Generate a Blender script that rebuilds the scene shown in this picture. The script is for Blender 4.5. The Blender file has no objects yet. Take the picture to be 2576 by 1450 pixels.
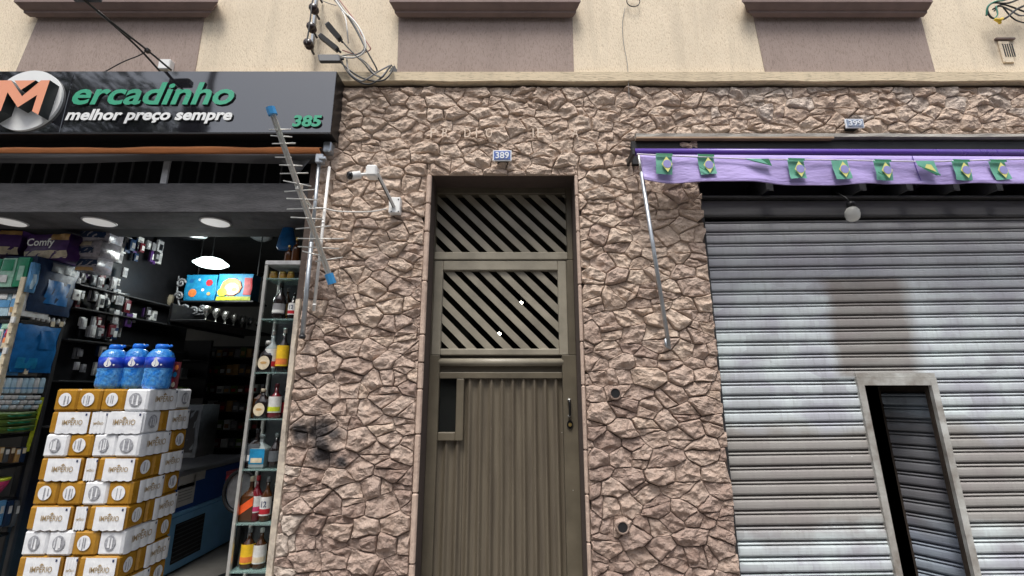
import bpy, math, random
from mathutils import Vector, Matrix
R = math.radians
rnd = random.Random(7)
scene = bpy.context.scene
COL = scene.collection

# ------------------------------------------------------------------ camera, sky, sun, exposure
F, CX, CY = 1116.0, 1288.0, 725.0          # focal length and centre on a 2576 x 1450 picture
PITCH = math.atan(253 / 1116)
EYE = Vector((0, -3.0, 1.6))
cam_d = bpy.data.cameras.new('camera'); cam = bpy.data.objects.new('camera', cam_d); COL.objects.link(cam)
cam_d.sensor_width = 36; cam_d.lens = 36 * F / 2576; cam_d.clip_start = .05; cam_d.clip_end = 500
cam.location = EYE; cam.rotation_euler = (math.pi / 2 + PITCH, 0, 0)
scene.camera = cam

world = bpy.data.worlds.new('World'); scene.world = world; world.use_nodes = True
wt = world.node_tree; wt.nodes.clear()
sky = wt.nodes.new('ShaderNodeTexSky'); sky.sky_type = 'NISHITA'; sky.sun_disc = False
sky.sun_elevation = R(66); sky.sun_rotation = R(192); sky.air_density = 1.0; sky.dust_density = 3.0; sky.ozone_density = 1.0
hs = wt.nodes.new('ShaderNodeHueSaturation'); hs.inputs['Saturation'].default_value = .44
bg = wt.nodes.new('ShaderNodeBackground'); bg.inputs['Strength'].default_value = .115
wo = wt.nodes.new('ShaderNodeOutputWorld')
wt.links.new(sky.outputs[0], hs.inputs['Color']); wt.links.new(hs.outputs[0], bg.inputs[0]); wt.links.new(bg.outputs[0], wo.inputs[0])
sun_d = bpy.data.lights.new('sun', 'SUN'); sun_d.energy = 1.5; sun_d.angle = R(20); sun_d.color = (1, .965, .91)
sun = bpy.data.objects.new('sun', sun_d); COL.objects.link(sun)
sun.rotation_euler = Vector((.11, .40, -.91)).to_track_quat('-Z', 'Y').to_euler(); sun.location = (0, -6, 9)
vs = scene.view_settings
vs.view_transform = 'Standard'; vs.look = 'None'; vs.gamma = 1; vs.exposure = 1.08; vs.use_curve_mapping = False
scene.render.engine = 'CYCLES'
scene.cycles.max_bounces = 7; scene.cycles.diffuse_bounces = 3; scene.cycles.transparent_max_bounces = 10

# ------------------------------------------------------------------ projection helpers (place things on real planes)
sp, cp = math.sin(PITCH), math.cos(PITCH)
def ray(u, v):
    x = (u - CX) / F; y = (CY - v) / F
    return Vector((x, -y * sp + cp, y * cp + sp))
def at(u, v, Y=0.0):
    d = ray(u, v); return EYE + d * ((Y - EYE.y) / d.y)
def atX(u, v, X):
    d = ray(u, v); return EYE + d * ((X - EYE.x) / d.x)

# ------------------------------------------------------------------ materials
M = {}
def nd(t, kind, **kw):
    n = t.nodes.new(kind)
    for k, v in kw.items(): setattr(n, k, v)
    return n
def base_mat(name):
    m = bpy.data.materials.new(name); m.use_nodes = True; M[name] = m
    return m, m.node_tree, m.node_tree.nodes['Principled BSDF']
def c4(c): return (c[0], c[1], c[2], 1)
def mixc(t, fac, a, b, blend='MIX'):
    n = nd(t, 'ShaderNodeMix', data_type='RGBA', blend_type=blend)
    for sock, val in ((n.inputs[0], fac), (n.inputs[6], a), (n.inputs[7], b)):
        if isinstance(val, bpy.types.NodeSocket): t.links.new(val, sock)
        elif isinstance(val, (int, float)): sock.default_value = val
        else: sock.default_value = c4(val)
    return n.outputs[2]
def ramp(t, src, p0, p1, v0=0., v1=1.):
    n = nd(t, 'ShaderNodeMapRange'); n.inputs[1].default_value = p0; n.inputs[2].default_value = p1
    n.inputs[3].default_value = v0; n.inputs[4].default_value = v1
    t.links.new(src, n.inputs[0]); return n.outputs[0]
def coords(t, kind='Object', scale=(1, 1, 1)):
    if kind == 'Position': s = nd(t, 'ShaderNodeNewGeometry').outputs['Position']
    else: s = nd(t, 'ShaderNodeTexCoord').outputs[kind]
    mp = nd(t, 'ShaderNodeMapping'); mp.inputs['Scale'].default_value = scale
    t.links.new(s, mp.inputs[0]); return mp.outputs[0]
def noise(t, vec, scale, detail=4, rough=.6):
    n = nd(t, 'ShaderNodeTexNoise'); n.inputs['Scale'].default_value = scale; n.inputs['Detail'].default_value = detail
    n.inputs['Roughness'].default_value = rough; t.links.new(vec, n.inputs['Vector']); return n.outputs[0]
def bump(t, b, h, strength, dist=.01):
    n = nd(t, 'ShaderNodeBump'); n.inputs['Strength'].default_value = strength; n.inputs['Distance'].default_value = dist
    t.links.new(h, n.inputs['Height']); t.links.new(n.outputs[0], b.inputs['Normal']); return n
def math2(t, op, a, b=0.):
    n = nd(t, 'ShaderNodeMath', operation=op)
    for i, v in enumerate((a, b)):
        if isinstance(v, bpy.types.NodeSocket): t.links.new(v, n.inputs[i])
        else: n.inputs[i].default_value = v
    return n.outputs[0]
def pm(name, col, rough=.5, metal=0., var=.12, vs=6., bp=0., bs=80., spec=.5, col2=None, scale=(1, 1, 1), emit=None, trans=0., ior=1.45, rnd_obj=0.):
    m, t, b = base_mat(name)
    b.inputs['Roughness'].default_value = rough; b.inputs['Metallic'].default_value = metal
    b.inputs['Specular IOR Level'].default_value = spec; b.inputs['IOR'].default_value = ior
    b.inputs['Transmission Weight'].default_value = trans
    if var or col2:
        v = coords(t, 'Object', scale); f = ramp(t, noise(t, v, vs), .3, .7)
        c2 = col2 or tuple(x * (1 - var) for x in col)
        c = mixc(t, f, tuple(min(1, x * (1 + var * .5)) for x in col), c2)
        if rnd_obj:
            r = nd(t, 'ShaderNodeObjectInfo').outputs['Random']
            c = mixc(t, 1., c, mixc(t, r, (1 - rnd_obj,) * 3, (1 + rnd_obj * .4,) * 3), 'MULTIPLY')
        t.links.new(c, b.inputs['Base Color'])
        t.links.new(ramp(t, noise(t, v, vs * 3), .2, .8, max(0, rough - .08), min(1, rough + .1)), b.inputs['Roughness'])
    else: b.inputs['Base Color'].default_value = c4(col)
    if bp: bump(t, b, noise(t, coords(t, 'Object', scale), bs, 5), bp)
    if emit: b.inputs['Emission Color'].default_value = c4(emit[0]); b.inputs['Emission Strength'].default_value = emit[1]
    return m

# stone: rough painted rock with soot marks
def stone_mat(name, c_lo, c_hi):
    m, t, b = base_mat(name)
    pos = coords(t, 'Position'); r = nd(t, 'ShaderNodeObjectInfo').outputs['Random']
    c = mixc(t, r, c_lo, c_hi)
    n1 = noise(t, pos, 9, 5, .65)
    c = mixc(t, ramp(t, n1, .38, .72), c, mixc(t, 1., c, (.76, .71, .68), 'MULTIPLY'))
    n2 = noise(t, pos, 70, 4, .7)
    c = mixc(t, ramp(t, n2, .56, .74, 0, .55), c, (.62, .53, .45))
    c = mixc(t, ramp(t, n2, .42, .27, 0, .5), c, (.14, .10, .085))
    dist_n = noise(t, pos, 11, 4)
    tot = None                                                       # black scorch / spray marks on the left pillar
    for (u, v, s) in ((752, 1088, .10), (800, 1083, .12), (835, 1095, .07), (808, 1120, .11), (812, 1142, .10), (858, 1165, .05)):
        p = at(u, v, -.05)
        vm = nd(t, 'ShaderNodeVectorMath', operation='DISTANCE'); t.links.new(pos, vm.inputs[0]); vm.inputs[1].default_value = p
        k = ramp(t, math2(t, 'ADD', vm.outputs['Value'], math2(t, 'MULTIPLY', dist_n, .09)), s * .5 + .035, s + .05, .92, 0)
        tot = k if tot is None else math2(t, 'MAXIMUM', tot, k)
    c = mixc(t, tot, c, (.028, .028, .032))
    t.links.new(c, b.inputs['Base Color']); b.inputs['Roughness'].default_value = .82; b.inputs['Specular IOR Level'].default_value = .25
    vo = nd(t, 'ShaderNodeTexVoronoi', feature='SMOOTH_F1'); vo.inputs['Scale'].default_value = 19; vo.inputs['Smoothness'].default_value = .15; t.links.new(pos, vo.inputs['Vector'])
    h = math2(t, 'ADD', math2(t, 'MULTIPLY', vo.outputs['Distance'], .5), math2(t, 'ADD', math2(t, 'MULTIPLY', n2, .35), noise(t, pos, 24, 5, .6)))
    bump(t, b, h, .9, .023)
stone_mat('stone_tan', (.55, .43, .345), (.65, .525, .425))
stone_mat('stone_pink', (.45, .345, .285), (.56, .44, .365))
stone_mat('stone_brown', (.34, .25, .21), (.47, .36, .30))
stone_mat('stone_grey', (.52, .44, .375), (.60, .51, .44))
pm('mortar', (.085, .062, .052), .9, bp=.5, bs=40)
pm('plaster_edge', (.62, .54, .43), .85, col2=(.36, .31, .26), vs=12, bp=.6, bs=50)
pm('mortar_band', (.56, .43, .345), .85, col2=(.42, .31, .25), vs=14, bp=.5, bs=60)

def scratched(name, col, dark, sc=(95, 95, 17), pit=.46):
    m, t, b = base_mat(name)
    v = coords(t, 'Object', sc); n = noise(t, v, 1, 3, .7)
    big = noise(t, coords(t, 'Object'), 1.6, 4)
    c = mixc(t, ramp(t, big, .35, .7), col, tuple(x * .88 for x in col))
    c = mixc(t, ramp(t, n, pit, pit - .10, 0, .75), c, dark)
    run = noise(t, coords(t, 'Object', (9, 9, .8)), 1, 4, .6)
    c = mixc(t, ramp(t, run, .52, .75, 0, .38), c, tuple(x * .62 for x in col))
    t.links.new(c, b.inputs['Base Color']); b.inputs['Roughness'].default_value = .9; b.inputs['Specular IOR Level'].default_value = .2
    bump(t, b, n, .45, .01)
scratched('cream_plaster', (.84, .72, .55), (.58, .46, .32), (140, 140, 42), pit=.47)
scratched('mauve_plaster', (.385, .305, .268), (.24, .185, .16), (140, 140, 42), pit=.47)
scratched('ledge_plaster', (.66, .55, .39), (.34, .28, .20), (14, 60, 90))
pm('sill_paint', (.225, .162, .145), .75, var=.2, vs=5, bp=.15, bs=60)
# door paint
pm('door_paint', (.122, .103, .072), .45, var=.34, vs=3.5, bp=.08, bs=160)
pm('slat_paint', (.29, .262, .205), .42, var=.26, vs=5, rnd_obj=.16, bp=.06, bs=120)
m, t, b = base_mat('corrugated_paint')
v = coords(t, 'Object', (22, 22, 1.2)); c = mixc(t, ramp(t, noise(t, v, 1, 4, .6), .35, .7), (.150, .126, .090), (.092, .075, .055))
c = mixc(t, ramp(t, noise(t, coords(t, 'Object'), 60, 3), .70, .78, 0, .5), c, (.40, .36, .30)); t.links.new(c, b.inputs['Base Color']); b.inputs['Roughness'].default_value = .45
pm('steel_bright', (.62, .61, .57), .28, .8, var=.05)
pm('black_gloss', (.008, .008, .009), .12, var=0, spec=.6)
pm('dark_glass', (.012, .013, .012), .06, var=0, spec=.6)
pm('brass', (.65, .47, .16), .3, .9, var=.05)
# shutter
def shutter_mat(name, inside=False):
    m, t, b = base_mat(name)
    pos = coords(t, 'Position')
    sep = nd(t, 'ShaderNodeSeparateXYZ'); t.links.new(pos, sep.inputs[0]); X, Z = sep.outputs[0], sep.outputs[2]
    pale, lil, zinc, brown = (.60, .665, .67), (.43, .44, .49), (.34, .35, .37), (.285, .255, .23)
    n1 = noise(t, coords(t, 'Position', (2.6, 1, 3.4)), 1, 4, .55)
    vo = nd(t, 'ShaderNodeTexVoronoi', distance='CHEBYCHEV'); vo.inputs['Scale'].default_value = 1; t.links.new(coords(t, 'Position', (3.6, 1, 7)), vo.inputs['Vector'])
    sepc = nd(t, 'ShaderNodeSeparateColor'); t.links.new(vo.outputs['Color'], sepc.inputs[0])
    c = mixc(t, ramp(t, n1, .38, .60), pale, lil)
    c = mixc(t, ramp(t, sepc.outputs[0], .55, .8, 0, .55), c, pale)
    c = mixc(t, ramp(t, sepc.outputs[1], .72, .85, 0, .45), c, zinc)
    # grey-lilac on the upper slats, bare brownish metal low down: bands left by old paint
    wob = math2(t, 'ADD', Z, math2(t, 'MULTIPLY', math2(t, 'SUBTRACT', n1, .5), .5))
    c = mixc(t, ramp(t, wob, 1.95, 2.45, 0, .65), c, (.345, .335, .365))
    low = math2(t, 'MULTIPLY', ramp(t, wob, 1.40, 1.25), ramp(t, wob, .62, .78))
    c = mixc(t, math2(t, 'MULTIPLY', low, .8), c, brown)
    # the brown rectangle above the wicket door
    xa, xb = at(2105, 800).x + .02, at(2318, 800).x
    inr = math2(t, 'MULTIPLY', math2(t, 'MULTIPLY', ramp(t, math2(t, 'ADD', X, math2(t, 'MULTIPLY', math2(t, 'SUBTRACT', n1, .5), .16)), xa - .03, xa + .06), ramp(t, math2(t, 'ADD', X, math2(t, 'MULTIPLY', math2(t, 'SUBTRACT', n1, .5), .16)), xb + .08, xb - .03)),
                math2(t, 'MULTIPLY', ramp(t, Z, at(2200, 688).z + .0, at(2200, 693).z), ramp(t, Z, 1.66, 1.69)))
    c = mixc(t, math2(t, 'MULTIPLY', inr, .74), c, (.225, .19, .165))
    st = noise(t, coords(t, 'Position', (40, 1, 5)), 1, 4, .6)
    c = mixc(t, ramp(t, st, .5, .75, 0, .28), c, (.20, .19, .185))
    sp_ = noise(t, coords(t, 'Position', (13, 1, 15)), 1, 3)
    c = mixc(t, ramp(t, sp_, .74, .77, 0, .8), c, (.75, .76, .76))
    if inside: c = mixc(t, 1., c, (.55, .58, .66), 'MULTIPLY')  # darker blue-grey copy for the wicket leaf, its shade put into the colour
    t.links.new(c, b.inputs['Base Color']); b.inputs['Metallic'].default_value = 0; b.inputs['Specular IOR Level'].default_value = .22
    t.links.new(ramp(t, n1, .3, .7, .62, .8), b.inputs['Roughness'])
shutter_mat('shutter_metal'); shutter_mat('shutter_shaded', True)
pm('frame_metal', (.60, .61, .58), .5, .2, col2=(.24, .21, .18), vs=7, bp=.1, bs=90)
pm('rust_dark', (.06, .045, .035), .7, .2, var=.4, vs=12)
pm('galvanised', (.42, .45, .48), .38, .7, var=.2, vs=20)
pm('white_plastic', (.80, .80, .78), .4, var=.05)
pm('white_paint_pole', (.80, .79, .76), .45, var=.08)
pm('aluminium', (.66, .65, .61), .36, .7, var=.12, vs=20)
pm('blue_plastic', (.05, .29, .62), .35, var=.1)
pm('black_plastic', (.018, .018, .02), .45, var=.1)
pm('grey_plastic', (.075, .08, .09), .4, var=.15)
pm('porcelain_dark', (.035, .022, .02), .25, var=.2)
pm('cable_black', (.02, .02, .021), .5, var=0)
pm('cable_grey', (.20, .20, .20), .5, var=.1)
pm('cable_white', (.70, .69, .66), .5, var=.1)
pm('cable_red', (.35, .12, .11), .5, var=.1)
pm('cable_green', (.05, .22, .16), .5, var=.1)
pm('yellow_plastic', (.70, .48, .04), .4, var=.1)
# sign
m, t, b = base_mat('sign_gloss'); b.inputs['Base Color'].default_value = (.010, .010, .013, 1); b.inputs['Roughness'].default_value = .045
b.inputs['IOR'].default_value = 2.1; bump(t, b, noise(t, coords(t, 'Object'), 1.7, 2), .06, .03)
pm('sign_black', (.012, .012, .013), .35, var=0)
pm('sign_white', (.80, .81, .80), .35, var=.04)
pm('letter_orange', (.82, .34, .20), .35, var=.03)
pm('letter_green', (.035, .36, .20), .30, var=.03, spec=.8)
pm('letter_side', (.03, .035, .035), .4, var=0)
# awnings
pm('awning_orange', (.90, .34, .13), .6, var=.15, vs=4, bp=.1, bs=8)
pm('awning_grey', (.20, .20, .21), .38, col2=(.03, .03, .032), vs=2.2, scale=(.5, 1, 8))
pm('black_fabric', (.012, .012, .013), .6, var=.2)
m, t, b = base_mat('lilac_cloth')
v = coords(t, 'Position', (1.2, 1, 5)); c = mixc(t, ramp(t, noise(t, v, 1, 4), .35, .7), (.43, .345, .66), (.35, .275, .57))
t.links.new(c, b.inputs['Base Color']); b.inputs['Roughness'].default_value = .55; b.inputs['Sheen Weight'].default_value = .1
bump(t, b, noise(t, coords(t, 'Position', (3, 1, 9)), 1, 4), .6, .03)
pm('purple_tube', (.115, .055, .36), .3, var=.1)
pm('flag_green', (.13, .38, .28), .6, var=.15, vs=20)
pm('flag_green_dark', (.01, .14, .06), .6, var=.15, vs=20)
pm('flag_yellow', (.66, .65, .22), .6, var=.1, vs=20)
pm('flag_blue', (.30, .29, .58), .6, var=.1, vs=20)
pm('rope_white', (.70, .66, .75), .7, var=.1)
pm('plank_grey', (.42, .40, .36), .85, col2=(.22, .20, .18), vs=6, scale=(1, 1, 6), bp=.6, bs=40)
pm('plank_tan', (.42, .29, .19), .8, var=.2)
pm('dark_metal', (.045, .045, .047), .5, .3, var=.3, vs=5)
pm('header_metal', (.15, .15, .155), .5, .3, var=.25, vs=3, scale=(1, 1, 10))
pm('bulb_glass', (.75, .75, .70), .2, var=.05)
pm('plate_blue', (.10, .16, .42), .25, var=.15, vs=30)
pm('plate_faded', (.26, .31, .42), .4, var=.3, vs=30)
pm('enamel_white', (.75, .78, .82), .3, var=.05)
pm('letters_faded', (.70, .57, .46), .8, var=.1)
# shop interior
pm('concrete_beam', (.09, .088, .093), .85, col2=(.04, .04, .043), vs=5, scale=(1, 1, 3), bp=.5, bs=30)
pm('shop_wall', (.30, .295, .28), .8, var=.12, vs=2)
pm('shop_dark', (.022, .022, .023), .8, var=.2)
pm('shop_floor', (.23, .22, .20), .55, var=.25, vs=4)
pm('fin_grey', (.10, .10, .10), .6, var=.3, vs=5)
pm('lamp_disc', (.85, .85, .83), .5, var=0, emit=((1, .97, .93), .13))
pm('lamp_glow', (.9, .95, .95), .4, var=0, emit=((.80, 1, .97), 2.2))
pm('bulb_glow', (1, .96, .85), .4, var=0, emit=((1, .93, .75), 9.))
pm('shrink_white', (.80, .81, .82), .22, col2=(.69, .705, .735), vs=14, bp=.25, bs=25)
pm('shrink_ochre', (.40, .205, .025), .22, col2=(.33, .16, .015), vs=14, bp=.25, bs=25)
pm('print_gold', (.36, .26, .14), .5, var=0)
pm('print_grey', (.42, .43, .46), .5, col2=(.18, .18, .20), vs=60)
pm('print_navy', (.03, .04, .10), .5, var=0)
m, t, b = base_mat('water_blue')
v = coords(t, 'Object', (1, 1, .5)); c = mixc(t, ramp(t, noise(t, v, 26, 4, .75), .40, .70), (.02, .22, .75), (.16, .50, .90)); t.links.new(c, b.inputs['Base Color'])
b.inputs['Roughness'].default_value = .12; b.inputs['Transmission Weight'].default_value = .25; bump(t, b, noise(t, coords(t, 'Object'), 30, 2), .5, .02)
pm('water_label', (.01, .045, .42), .3, var=.1)
pm('water_cap', (.012, .16, .66), .35, var=.05)
for nm, c in dict(p_green=(.02, .25, .12), p_palegreen=(.32, .55, .42), p_blue=(.10, .28, .50), p_paleblue=(.42, .58, .66), p_navy=(.012, .03, .075), p_azure=(.01, .13, .36),
                  p_white=(.62, .62, .60), p_cream=(.62, .53, .38), p_pink=(.55, .05, .15), p_orange=(.72, .20, .05), p_purple=(.07, .025, .13), p_tan=(.45, .27, .10), p_black=(.012, .012, .014),
                  p_moss=(.10, .17, .03), p_lime=(.50, .55, .03), p_brown=(.10, .055, .025), p_red=(.42, .02, .03), p_yellow=(.75, .47, .02), p_grey=(.22, .22, .23), p_lightgrey=(.42, .42, .43),
                  p_scarlet=(.75, .10, .02), p_skyblue=(.015, .22, .42), p_darkred=(.12, .012, .02), p_slate=(.09, .10, .11)).items():
    pm(nm, c, .38, var=.35, vs=18, bp=.08, bs=40)
pm('film_clear', (.35, .33, .36), .15, var=.3, vs=30, bp=.6, bs=25)
pm('freezer_navy', (.02, .09, .36), .35, var=.1)
pm('freezer_blue', (.22, .50, .80), .35, var=.15, vs=3)
pm('freezer_lid', (.25, .26, .28), .35, var=.1)
pm('paper', (.66, .65, .62), .7, var=.1)
for nm, c, tr in (('glass_amber', (.055, .018, .004), .0), ('glass_dark', (.012, .008, .008), 0.), ('glass_red', (.13, .008, .014), 0.), ('glass_clear', (.33, .38, .38), .3), ('glass_gold', (.45, .24, .04), 0.)):
    pm(nm, c, .08, var=0, trans=tr, spec=.7)
m, t, b = base_mat('shelf_glass'); b.inputs['Base Color'].default_value = (.55, .78, .74, 1); b.inputs['Roughness'].default_value = .05; b.inputs['Transmission Weight'].default_value = .75
m, t, b = base_mat('pane_glass'); b.inputs['Base Color'].default_value = (.9, .95, .94, 1); b.inputs['Roughness'].default_value = .0; b.inputs['Transmission Weight'].default_value = 1; b.inputs['IOR'].default_value = 1.05
pm('asphalt', (.05, .05, .052), .85, var=.3, vs=30, bp=.4, bs=200)
pm('pavement_grey', (.20, .19, .18), .85, var=.25, vs=6, bp=.3, bs=80)
pm('far_wall', (.24, .22, .20), .85, var=.15, vs=1)
pm('leaf', (.05, .085, .03), .6, var=.4, vs=2)
pm('bark', (.10, .075, .055), .9, var=.3)

# ------------------------------------------------------------------ mesh helpers
class MB:
    def __init__(s): s.v = []; s.f = []; s.mi = []; s.cur = 0
    def add(s, vs_, fs):
        o = len(s.v); s.v += [tuple(x) for x in vs_]; s.f += [tuple(i + o for i in f) for f in fs]; s.mi += [s.cur] * len(fs); return s
    def box(s, x0, x1, y0, y1, z0, z1, c=0.):
        x0, x1 = min(x0, x1), max(x0, x1); y0, y1 = min(y0, y1), max(y0, y1); z0, z1 = min(z0, z1), max(z0, z1)
        if not c:
            return s.add([(x0, y0, z0), (x1, y0, z0), (x1, y1, z0), (x0, y1, z0), (x0, y0, z1), (x1, y0, z1), (x1, y1, z1), (x0, y1, z1)],
                         [(0, 3, 2, 1), (4, 5, 6, 7), (0, 1, 5, 4), (1, 2, 6, 5), (2, 3, 7, 6), (3, 0, 4, 7)])
        c = min(c, (x1 - x0) * .45, (y1 - y0) * .45, (z1 - z0) * .45); P = []; ix = {}
        for i in (0, 1):
            for j in (0, 1):
                for k in (0, 1):
                    X, Y, Z = (x0, x1)[i], (y0, y1)[j], (z0, z1)[k]; dx, dy, dz = (c, -c)[i], (c, -c)[j], (c, -c)[k]
                    for a, q in enumerate(((X, Y + dy, Z + dz), (X + dx, Y, Z + dz), (X + dx, Y + dy, Z))): ix[i, j, k, a] = len(P); P.append(q)
        fs = []
        for a in range(3):
            for e in (0, 1):
                o = [(0, 0), (1, 0), (1, 1), (0, 1)]; q = []
                for (m_, n_) in o:
                    key = [0, 0, 0]; key[a] = e; key[(a + 1) % 3] = m_; key[(a + 2) % 3] = n_; q.append(ix[key[0], key[1], key[2], a])
                fs.append(tuple(q if e else q[::-1]))
        for a in range(3):
            b_, c_ = (a + 1) % 3, (a + 2) % 3
            for e in (0, 1):
                for g in (0, 1):
                    q = []
                    for (k, fc) in ((0, b_), (1, b_), (1, c_), (0, c_)):
                        key = [0, 0, 0]; key[a] = k; key[b_] = e; key[c_] = g; q.append(ix[key[0], key[1], key[2], fc])
                    fs.append(tuple(q if (e ^ g) else q[::-1]))
        for i in (0, 1):
            for j in (0, 1):
                for k in (0, 1):
                    q = (ix[i, j, k, 0], ix[i, j, k, 1], ix[i, j, k, 2]); fs.append(q if (i + j + k) % 2 else q[::-1])
        return s.add(P, fs)
    def prism(s, poly, y0, y1):                      # polygon in XZ, front at y0 (towards the street)
        n = len(poly); a = sum(poly[i][0] * poly[(i + 1) % n][1] - poly[(i + 1) % n][0] * poly[i][1] for i in range(n))
        if a < 0: poly = poly[::-1]
        vs_ = [(x, y0, z) for x, z in poly] + [(x, y1, z) for x, z in poly]
        fs = [tuple(range(n)), tuple(range(2 * n - 1, n - 1, -1))] + [(i, i + n, (i + 1) % n + n, (i + 1) % n) for i in range(n)]
        return s.add(vs_, fs)
    def tube(s, pts, r, n=8, cap=True):
        pts = [Vector(p) for p in pts]; rr = r if isinstance(r, (list, tuple)) else [r] * len(pts); o = len(s.v); V = []; fs = []
        up = Vector((.31, .2, .93))
        for i, p in enumerate(pts):
            d = (pts[min(i + 1, len(pts) - 1)] - pts[max(i - 1, 0)]).normalized(); a = d.cross(up).normalized(); b_ = a.cross(d)
            V += [p + (a * math.cos(2 * math.pi * k / n) + b_ * math.sin(2 * math.pi * k / n)) * rr[i] for k in range(n)]
        for i in range(len(pts) - 1):
            for k in range(n): fs.append((i * n + k, i * n + (k + 1) % n, (i + 1) * n + (k + 1) % n, (i + 1) * n + k))
        if cap: fs += [tuple(range(n))[::-1], tuple(range((len(pts) - 1) * n, len(pts) * n))]
        return s.add(V, fs)
    def lathe(s, prof, c=(0, 0, 0), n=20, sx=1., sy=1.):
        V = []; fs = []
        for (r, z) in prof:
            V += [(c[0] + r * sx * math.cos(2 * math.pi * k / n), c[1] + r * sy * math.sin(2 * math.pi * k / n), c[2] + z) for k in range(n)]
        for i in range(len(prof) - 1):
            for k in range(n): fs.append((i * n + k, i * n + (k + 1) % n, (i + 1) * n + (k + 1) % n, (i + 1) * n + k))
        fs += [tuple(range(n))[::-1], tuple(range((len(prof) - 1) * n, len(prof) * n))]
        return s.add(V, fs)
    def grid(s, fn, nu, nv):                          # fn(i/nu, j/nv) -> point
        V = [fn(i / nu, j / nv) for j in range(nv + 1) for i in range(nu + 1)]
        return s.add(V, [(j * (nu + 1) + i, j * (nu + 1) + i + 1, (j + 1) * (nu + 1) + i + 1, (j + 1) * (nu + 1) + i) for j in range(nv) for i in range(nu)])
    def mesh(s, name, mats, smooth=False):
        me = bpy.data.meshes.new(name); me.from_pydata(s.v, [], s.f)
        for mt in (mats if isinstance(mats, (list, tuple)) else [mats]): me.materials.append(M[mt])
        if any(s.mi): me.polygons.foreach_set('material_index', s.mi)
        if smooth: me.polygons.foreach_set('use_smooth', [True] * len(s.f))
        import bmesh
        bm = bmesh.new(); bm.from_mesh(me); bmesh.ops.recalc_face_normals(bm, faces=bm.faces); bm.to_mesh(me); bm.free()
        me.update(); return me
    def build(s, name, mats, parent=None, smooth=False): return link(s.mesh(name, mats, smooth), name, parent)
def link(me, name, parent=None):
    o = bpy.data.objects.new(name, me); COL.objects.link(o)
    if parent is not None:
        o.parent = parent; o.matrix_parent_inverse = inv_of(parent)
    return o
def inv_of(p):                                         # parts are written in world coordinates
    return Matrix() if p.parent is not None else Matrix.Translation(-p.location)
def tag(o, label, cat, group=None, kind=None):
    if label: o['label'] = label
    if cat: o['category'] = cat
    if group: o['group'] = group
    if kind: o['kind'] = kind
    return o
def thing(name, label, cat, loc=(0, 0, 0), group=None):
    o = bpy.data.objects.new(name, None); COL.objects.link(o); o.location = loc; o.empty_display_size = .1
    return tag(o, label, cat, group)
def local(name, me, parent):                          # child whose mesh is written in the thing's own coordinates
    o = bpy.data.objects.new(name, me); COL.objects.link(o); o.parent = parent; return o
def dup(root, loc, label=None, rz=0.):
    r = root.copy(); COL.objects.link(r); r.location = loc; r.rotation_euler = (0, 0, rz)
    if label: r['label'] = label
    for ch in list(root.children):
        c = ch.copy(); COL.objects.link(c); c.parent = r
        for g in list(ch.children):
            d = g.copy(); COL.objects.link(d); d.parent = c
    return r
def text_raw(s, extrude=0., offset=0., res=3):
    cu = bpy.data.curves.new('t', 'FONT'); cu.body = s; cu.extrude = extrude; cu.offset = offset; cu.resolution_u = res; cu.fill_mode = 'BOTH'
    o = bpy.data.objects.new('t', cu); COL.objects.link(o); dg = bpy.context.evaluated_depsgraph_get()
    me = bpy.data.meshes.new_from_object(o.evaluated_get(dg)); bpy.data.objects.remove(o); bpy.data.curves.remove(cu)
    V = [tuple(v.co) for v in me.vertices]; Fc = [tuple(p.vertices) for p in me.polygons]; bpy.data.meshes.remove(me)
    return V, Fc
def split_letters(V, Fc):
    par = list(range(len(V)))
    def find(a):
        while par[a] != a: par[a] = par[par[a]]; a = par[a]
        return a
    key = {}
    for i, v in enumerate(V):
        k = (round(v[0], 4), round(v[1], 4))
        if k in key: par[find(i)] = find(key[k])
        else: key[k] = i
    for f in Fc:
        for a in f[1:]: par[find(a)] = find(f[0])
    comp = {}
    for i in range(len(V)): comp.setdefault(find(i), []).append(i)
    isl = sorted([(min(V[i][0] for i in c), max(V[i][0] for i in c), set(c)) for c in comp.values()], key=lambda q: q[0])
    out = []
    for a, b_, c in isl:
        if out and min(out[-1][1], b_) - max(out[-1][0], a) > .5 * min(b_ - a, out[-1][1] - out[-1][0]): out[-1] = (min(a, out[-1][0]), max(b_, out[-1][1]), out[-1][2] | c)
        else: out.append((a, b_, c))
    return [c for _, _, c in out]
def lettering(s, X0, X1, Zb, Zt, Y, depth, mats, parent, name='letter', offset=.0, shear=0., each=True, tilt=0.):
    V, Fc = text_raw(s, .5, offset); xs = [v[0] for v in V]; ym = max(v[1] for v in V); xa, xb = min(xs), max(xs)
    H = Zt - Zb; W = (X1 - X0) - shear * H * .9
    def tr(v):
        z = Zb + v[1] / ym * H; x = X0 + (v[0] - xa) / (xb - xa) * W + shear * (z - Zb); return (x, Y - (v[2] + .5) * depth, z + tilt * (x - X0))
    P = [tr(v) for v in V]; grp = split_letters(V, Fc) if each else [set(range(len(V)))]
    res = []
    for g in grp:
        ids = sorted(g); mp = {a: i for i, a in enumerate(ids)}; mb = MB(); fs = [f for f in Fc if f[0] in g]
        mb.v = [P[i] for i in ids]; mb.f = [tuple(mp[i] for i in f) for f in fs]
        mb.mi = [0 if all(V[i][2] > .4 for i in f) or all(V[i][2] < -.4 for i in f) else (1 if isinstance(mats, (list, tuple)) else 0) for f in fs]
        res.append(mb.build(name, mats, parent))
    return res
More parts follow.
